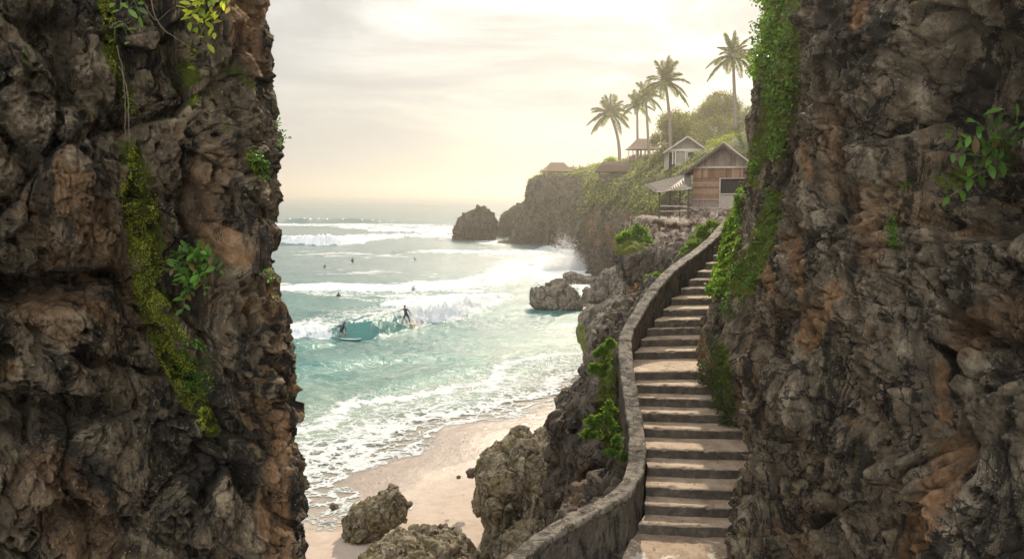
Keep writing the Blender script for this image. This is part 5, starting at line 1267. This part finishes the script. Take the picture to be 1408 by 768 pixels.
# ------------------------------------------------------------------ people
SPX, SPY = None, None
def sea_at(px, py):
    X, Y_ = proj(np.stack([wx, wyy, zz], -1)); e = (X-px)**2+((Y_-py)*2)**2
    i = np.unravel_index(np.argmin(e), e.shape); return np.array([wx[i], wyy[i], zz[i]])
M['wetsuit'] = plain('black wetsuit', (.018, .02, .024), .5, .2, 8)
M['skin'] = plain('tanned skin', (.30, .17, .11), .6, .1, 8)
M['hair'] = plain('dark hair', (.02, .014, .01), .7, .2, 20)
M['board_orange'] = plain('orange surfboard', (.62, .33, .16), .35, .08, 2)
M['board_white'] = plain('pale surfboard', (.62, .72, .66), .35, .06, 2)
def person(label, loc, rz, J, E, rad, short=(), sc_=1.0, group=None, hairj='head'):
    """one skinned body: J joint name -> position in metres, E edges, rad joint radii; skin shows on joints in short"""
    names = list(J); idx = {k: i for i, k in enumerate(names)}
    me = bpy.data.meshes.new('person'); me.from_pydata([tuple(np.array(J[k])*sc_) for k in names], [(idx[a], idx[b_]) for a, b_ in E], [])
    o = bpy.data.objects.new('person', me); C.objects.link(o)
    md = o.modifiers.new('skin', 'SKIN'); md.use_smooth_shade = True; md.branch_smoothing = .4
    for k in names:
        sv = me.skin_vertices[0].data[idx[k]]; r_ = rad[k]*sc_; sv.radius = (r_, r_); sv.use_root = (k == 'pelvis')
    sb = o.modifiers.new('sub', 'SUBSURF'); sb.levels = 2; sb.render_levels = 2
    dg = bpy.context.evaluated_depsgraph_get(); dg.update()
    nm = bpy.data.meshes.new_from_object(o.evaluated_get(dg)); o.modifiers.clear(); o.data = nm
    nm.materials.clear(); nm.materials.append(M['wetsuit']); nm.materials.append(M['skin'])
    jp = np.array([np.array(J[k])*sc_ for k in names]); sk = np.array([k in short for k in names])
    for p_ in nm.polygons:
        d = ((jp-np.array(p_.center))**2).sum(1); p_.material_index = int(sk[np.argmin(d)]); p_.use_smooth = True
    o.location = [float(v) for v in loc]; o.rotation_euler = (0, 0, rz)
    tag(o, label, 'person', group)
    hd = np.array(J[hairj])*sc_; hr = rad[hairj]*sc_
    mb = MB(); mb.tube([hd+[0, 0, hr*.1], hd+[0, 0, hr*.6], hd+[0, 0, hr*1.05], hd+[0, 0, hr*1.32]], [hr*1.12, hr*1.12, hr*.85, hr*.3], 10)
    mb.build('hair', M['hair'], o, True, local=True)
    return o
E0 = [('pelvis', 'belly'), ('belly', 'chest'), ('chest', 'neck'), ('neck', 'head'), ('head', 'crown')]
for s_ in 'LR':
    E0 += [('pelvis', 'hip'+s_), ('hip'+s_, 'knee'+s_), ('knee'+s_, 'ankle'+s_), ('ankle'+s_, 'toe'+s_), ('chest', 'sh'+s_), ('sh'+s_, 'el'+s_), ('el'+s_, 'wr'+s_), ('wr'+s_, 'hand'+s_)]
RD = dict(pelvis=.15, belly=.14, chest=.17, neck=.06, head=.095, crown=.07)
for s_ in 'LR': RD.update({'hip'+s_: .10, 'knee'+s_: .065, 'ankle'+s_: .042, 'toe'+s_: .035, 'sh'+s_: .065, 'el'+s_: .045, 'wr'+s_: .032, 'hand'+s_: .035})
def surfboard(label, p_, rz, L, W, mat, tilt=0.0):
    r = empty('surfboard', p_, rz); tag(r, label, 'surfboard')
    t = np.linspace(-1, 1, 28); wd_ = W/2*np.sqrt(np.clip(1-np.abs(t)**2.4, .0, 1))+.005; rock = .10*np.abs(t)**2.5*(t > 0)+.04*np.abs(t)**2.5*(t <= 0)
    ph = np.linspace(0, 2*math.pi, 12, endpoint=False)
    Q = np.stack([(t*L/2)[:, None]+0*ph[None], wd_[:, None]*np.cos(ph)[None], rock[:, None]+.032*np.sin(ph)[None]*(wd_/wd_.max())[:, None]**.5], -1)
    f = gridfaces(28, 12); f2 = np.stack([np.arange(27)*12+11, (np.arange(27)+1)*12+11, (np.arange(27)+1)*12, np.arange(27)*12], 1)
    add('deck', Q.reshape(-1, 3), np.vstack([f, f2]), M[mat], r, True, local=True)
    fn = MB()
    fn.prism([(-L/2+.25, 0, -.02), (-L/2+.05, 0, -.02), (-L/2+.02, 0, -.2)], (0, .012, 0)).build('fin', M['wetsuit'], r, local=True)
    return r
# standing surfer, arms out, on the orange board
g0 = sea_at(566, 446); g0[2] += .12
surfboard('orange surfboard under the standing surfer', g0+[0, 0, .0], -.10, 2.7, .62, 'board_orange')
J = dict(pelvis=(0, 0, .86), belly=(-.02, .0, 1.03), chest=(-.06, 0, 1.24), neck=(-.09, 0, 1.43), head=(-.11, -.02, 1.57), crown=(-.11, -.02, 1.66),
         hipL=(-.10, 0, .80), kneeL=(-.20, -.06, .46), ankleL=(-.24, .02, .09), toeL=(-.30, -.12, .05), hipR=(.12, 0, .80), kneeR=(.27, -.08, .46), ankleR=(.32, .03, .09), toeR=(.36, -.12, .05),
         shL=(-.25, 0, 1.34), elL=(-.48, -.06, 1.20), wrL=(-.70, -.10, 1.08), handL=(-.79, -.11, 1.04), shR=(.12, 0, 1.34), elR=(.30, -.04, 1.12), wrR=(.40, -.08, .90), handR=(.43, -.10, .82))
person('surfer in a black wetsuit standing on an orange board with one arm held out', g0+[-.55, 0, .03], 0, J, E0, RD, ('head', 'crown', 'handL', 'handR', 'toeL', 'toeR'), 1.15)
g1 = sea_at(482, 467); g1[2] += .10
surfboard('pale green-white surfboard under the crouching surfer', g1+[0, 0, 0], -.18, 2.3, .55, 'board_white')
J = dict(pelvis=(-.10, 0, .62), belly=(-.06, -.02, .78), chest=(.02, -.04, .98), neck=(.12, -.05, 1.15), head=(.20, -.06, 1.26), crown=(.22, -.06, 1.35),
         hipL=(-.18, .0, .57), kneeL=(-.10, -.22, .36), ankleL=(-.38, .0, .09), toeL=(-.32, -.14, .05), hipR=(0, 0, .58), kneeR=(.26, -.12, .42), ankleR=(.20, .03, .09), toeR=(.30, -.10, .05),
         shL=(-.12, -.02, 1.07), elL=(-.36, -.05, .92), wrL=(-.52, -.10, .80), handL=(-.60, -.12, .76), shR=(.14, -.06, 1.04), elR=(.30, -.16, .82), wrR=(.28, -.25, .62), handR=(.27, -.27, .54))
person('crouching surfer in dark top with bare legs riding a pale board', g1+[-.75, 0, .03], 0, J, E0, RD, ('head', 'crown', 'handL', 'handR', 'kneeL', 'kneeR', 'ankleL', 'ankleR', 'toeL', 'toeR'), 1.2)
# people waiting in the water
def sitter(label, px, py, lean, rz, board=True, deep=.0):
    g = sea_at(px, py); 
    J = dict(pelvis=(0, 0, -.02), belly=(0, -.01, .18), chest=(0, -.03+lean*.1, .40), neck=(0, lean*.15, .58), head=(0, -.02+lean*.2, .72), crown=(0, -.02+lean*.2, .82),
             hipL=(-.12, 0, -.04), kneeL=(-.26, -.36, -.10), ankleL=(-.30, -.38, -.5), toeL=(-.30, -.5, -.55), hipR=(.12, 0, -.04), kneeR=(.26, -.36, -.10), ankleR=(.30, -.38, -.5), toeR=(.30, -.5, -.55),
             shL=(-.2, -.02, .49), elL=(-.27, -.12, .24), wrL=(-.16, -.34, .08), handL=(-.12, -.42, .06), shR=(.2, -.02, .49), elR=(.27, -.12, .24), wrR=(.16, -.34, .08), handR=(.12, -.42, .06))
    person(label, g+[0, 0, .08-deep], rz, J, E0, RD, ('head', 'crown', 'handL', 'handR'), 1.1, 'swimmers and surfers waiting beyond the waves')
    if board: surfboard('pale surfboard floating under the '+label.split(' ')[0]+' '+label.split(' ')[1], g+[0, -.1, .0-deep*.2], rz-1.57, 2.1, .52, 'board_white')
sitter('upright dark surfer sitting on a board far out beyond the breaking wave', 485, 361, 0, .5)
sitter('leftmost low figure in the water beside the left cliff edge', 446, 367, -1, 1.2, True, .42)
sitter('rightmost low figure in the far calm water near the islet', 571, 357, -1, -1.0, True, .42)
sitter('nearest low figure half under water in the foam above the ridden wave', 465, 407, -1, .2, False, .38)
# ------------------------------------------------------------------ camera, light, air
cam = bpy.data.cameras.new('camera'); co = bpy.data.objects.new('camera', cam); C.objects.link(co)
co.location = (0, 0, CH); co.rotation_euler = (math.radians(90)-PITCH, 0, 0)
cam.sensor_width = 36; cam.lens = 36*F/1408; cam.clip_end = 20000; cam.clip_start = .05
bpy.context.scene.camera = co
SUN_AZ, SUN_EL = R(11), R(32)        # azimuth measured from the view direction (+Y) towards +X
sd = Vector((math.sin(SUN_AZ)*math.cos(SUN_EL), math.cos(SUN_AZ)*math.cos(SUN_EL), math.sin(SUN_EL)))
sl = bpy.data.lights.new('sun', 'SUN'); sl.energy = SUN; sl.angle = R(.6); sl.color = (1.0, .86, .66)
so = bpy.data.objects.new('sun', sl); C.objects.link(so); so.rotation_euler = sd.to_track_quat('Z', 'Y').to_euler()
sc = bpy.context.scene
w = bpy.data.worlds.new('World'); sc.world = w; w.use_nodes = True
nt = w.node_tree; nt.nodes.clear(); n = N(nt)
sky = n.n('ShaderNodeTexSky', sky_type='NISHITA'); sky.sun_disc = False; sky.sun_elevation = SUN_EL; sky.sun_rotation = SUN_AZ
sky.dust_density = 4.0; sky.ozone_density = .6; sky.air_density = 1.0; sky.altitude = 10
tc = n.n('ShaderNodeTexCoord'); mp = n.n('ShaderNodeMapping'); mp.inputs['Scale'].default_value = (1, 1, 4.5); n.l(tc.outputs['Generated'], mp.inputs[0])
cl = n.noise(2.6, 10, .6, .5, mp.outputs[0])
cf = n.smooth(cl, .34, .60, .55, .98)
# thin bright cloud veil over the whole sky
vr = n.n('ShaderNodeRGB'); vr.outputs[0].default_value = (CLOUD*.98, CLOUD*.985, CLOUD*.975, 1)
col = n.mix(cf, n.mix(1.0, sky.outputs[0], (.54, .60, .66), 'MULTIPLY'), vr.outputs[0])
# added fill: unseen sky behind the camera, brightened to light the rock faces
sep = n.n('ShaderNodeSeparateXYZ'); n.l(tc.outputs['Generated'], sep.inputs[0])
bk = n.smooth(n.math('ADD', n.math('MULTIPLY', sep.outputs['Y'], -.80), n.math('MULTIPLY', sep.outputs['Z'], .60)), .10, .85, 1.0, BACK_FILL)
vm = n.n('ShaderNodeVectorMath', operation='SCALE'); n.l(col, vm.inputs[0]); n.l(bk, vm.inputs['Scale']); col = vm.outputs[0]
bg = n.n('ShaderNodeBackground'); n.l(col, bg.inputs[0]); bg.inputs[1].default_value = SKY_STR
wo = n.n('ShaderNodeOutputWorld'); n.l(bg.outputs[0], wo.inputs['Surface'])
# haze
if HAZE > 0:
    mb = MB(); mb.box((0, 3400, 30), (9000, 7400, 80))
    hm = bpy.data.materials.new('haze air'); hm.use_nodes = True; t = hm.node_tree; t.nodes.clear()
    o_ = t.nodes.new('ShaderNodeOutputMaterial'); pv = t.nodes.new('ShaderNodeVolumePrincipled'); t.links.new(pv.outputs[0], o_.inputs['Volume'])
    pv.inputs['Color'].default_value = (1.0, .95, .85, 1); pv.inputs['Density'].default_value = HAZE; pv.inputs['Anisotropy'].default_value = .76
    tag(mb.build('haze', hm), 'pale warm sea haze filling the air over the bay', 'haze', kind='stuff')
sc.view_settings.view_transform = 'Standard'; sc.view_settings.look = 'None'; sc.view_settings.gamma = 1; sc.view_settings.use_curve_mapping = False
sc.view_settings.exposure = EXPO
sc.cycles.use_denoising = True
try: sc.cycles.denoiser = 'OPENIMAGEDENOISE'
except Exception: pass
sc.cycles.max_bounces = 6; sc.cycles.diffuse_bounces = 3; sc.cycles.glossy_bounces = 2; sc.cycles.transparent_max_bounces = 12; sc.cycles.volume_bounces = 0
sc.cycles.sample_clamp_indirect = 6; sc.cycles.use_adaptive_sampling = True; sc.cycles.adaptive_threshold = .02
sc.cycles.volume_step_rate = 1; sc.cycles.use_light_tree = True
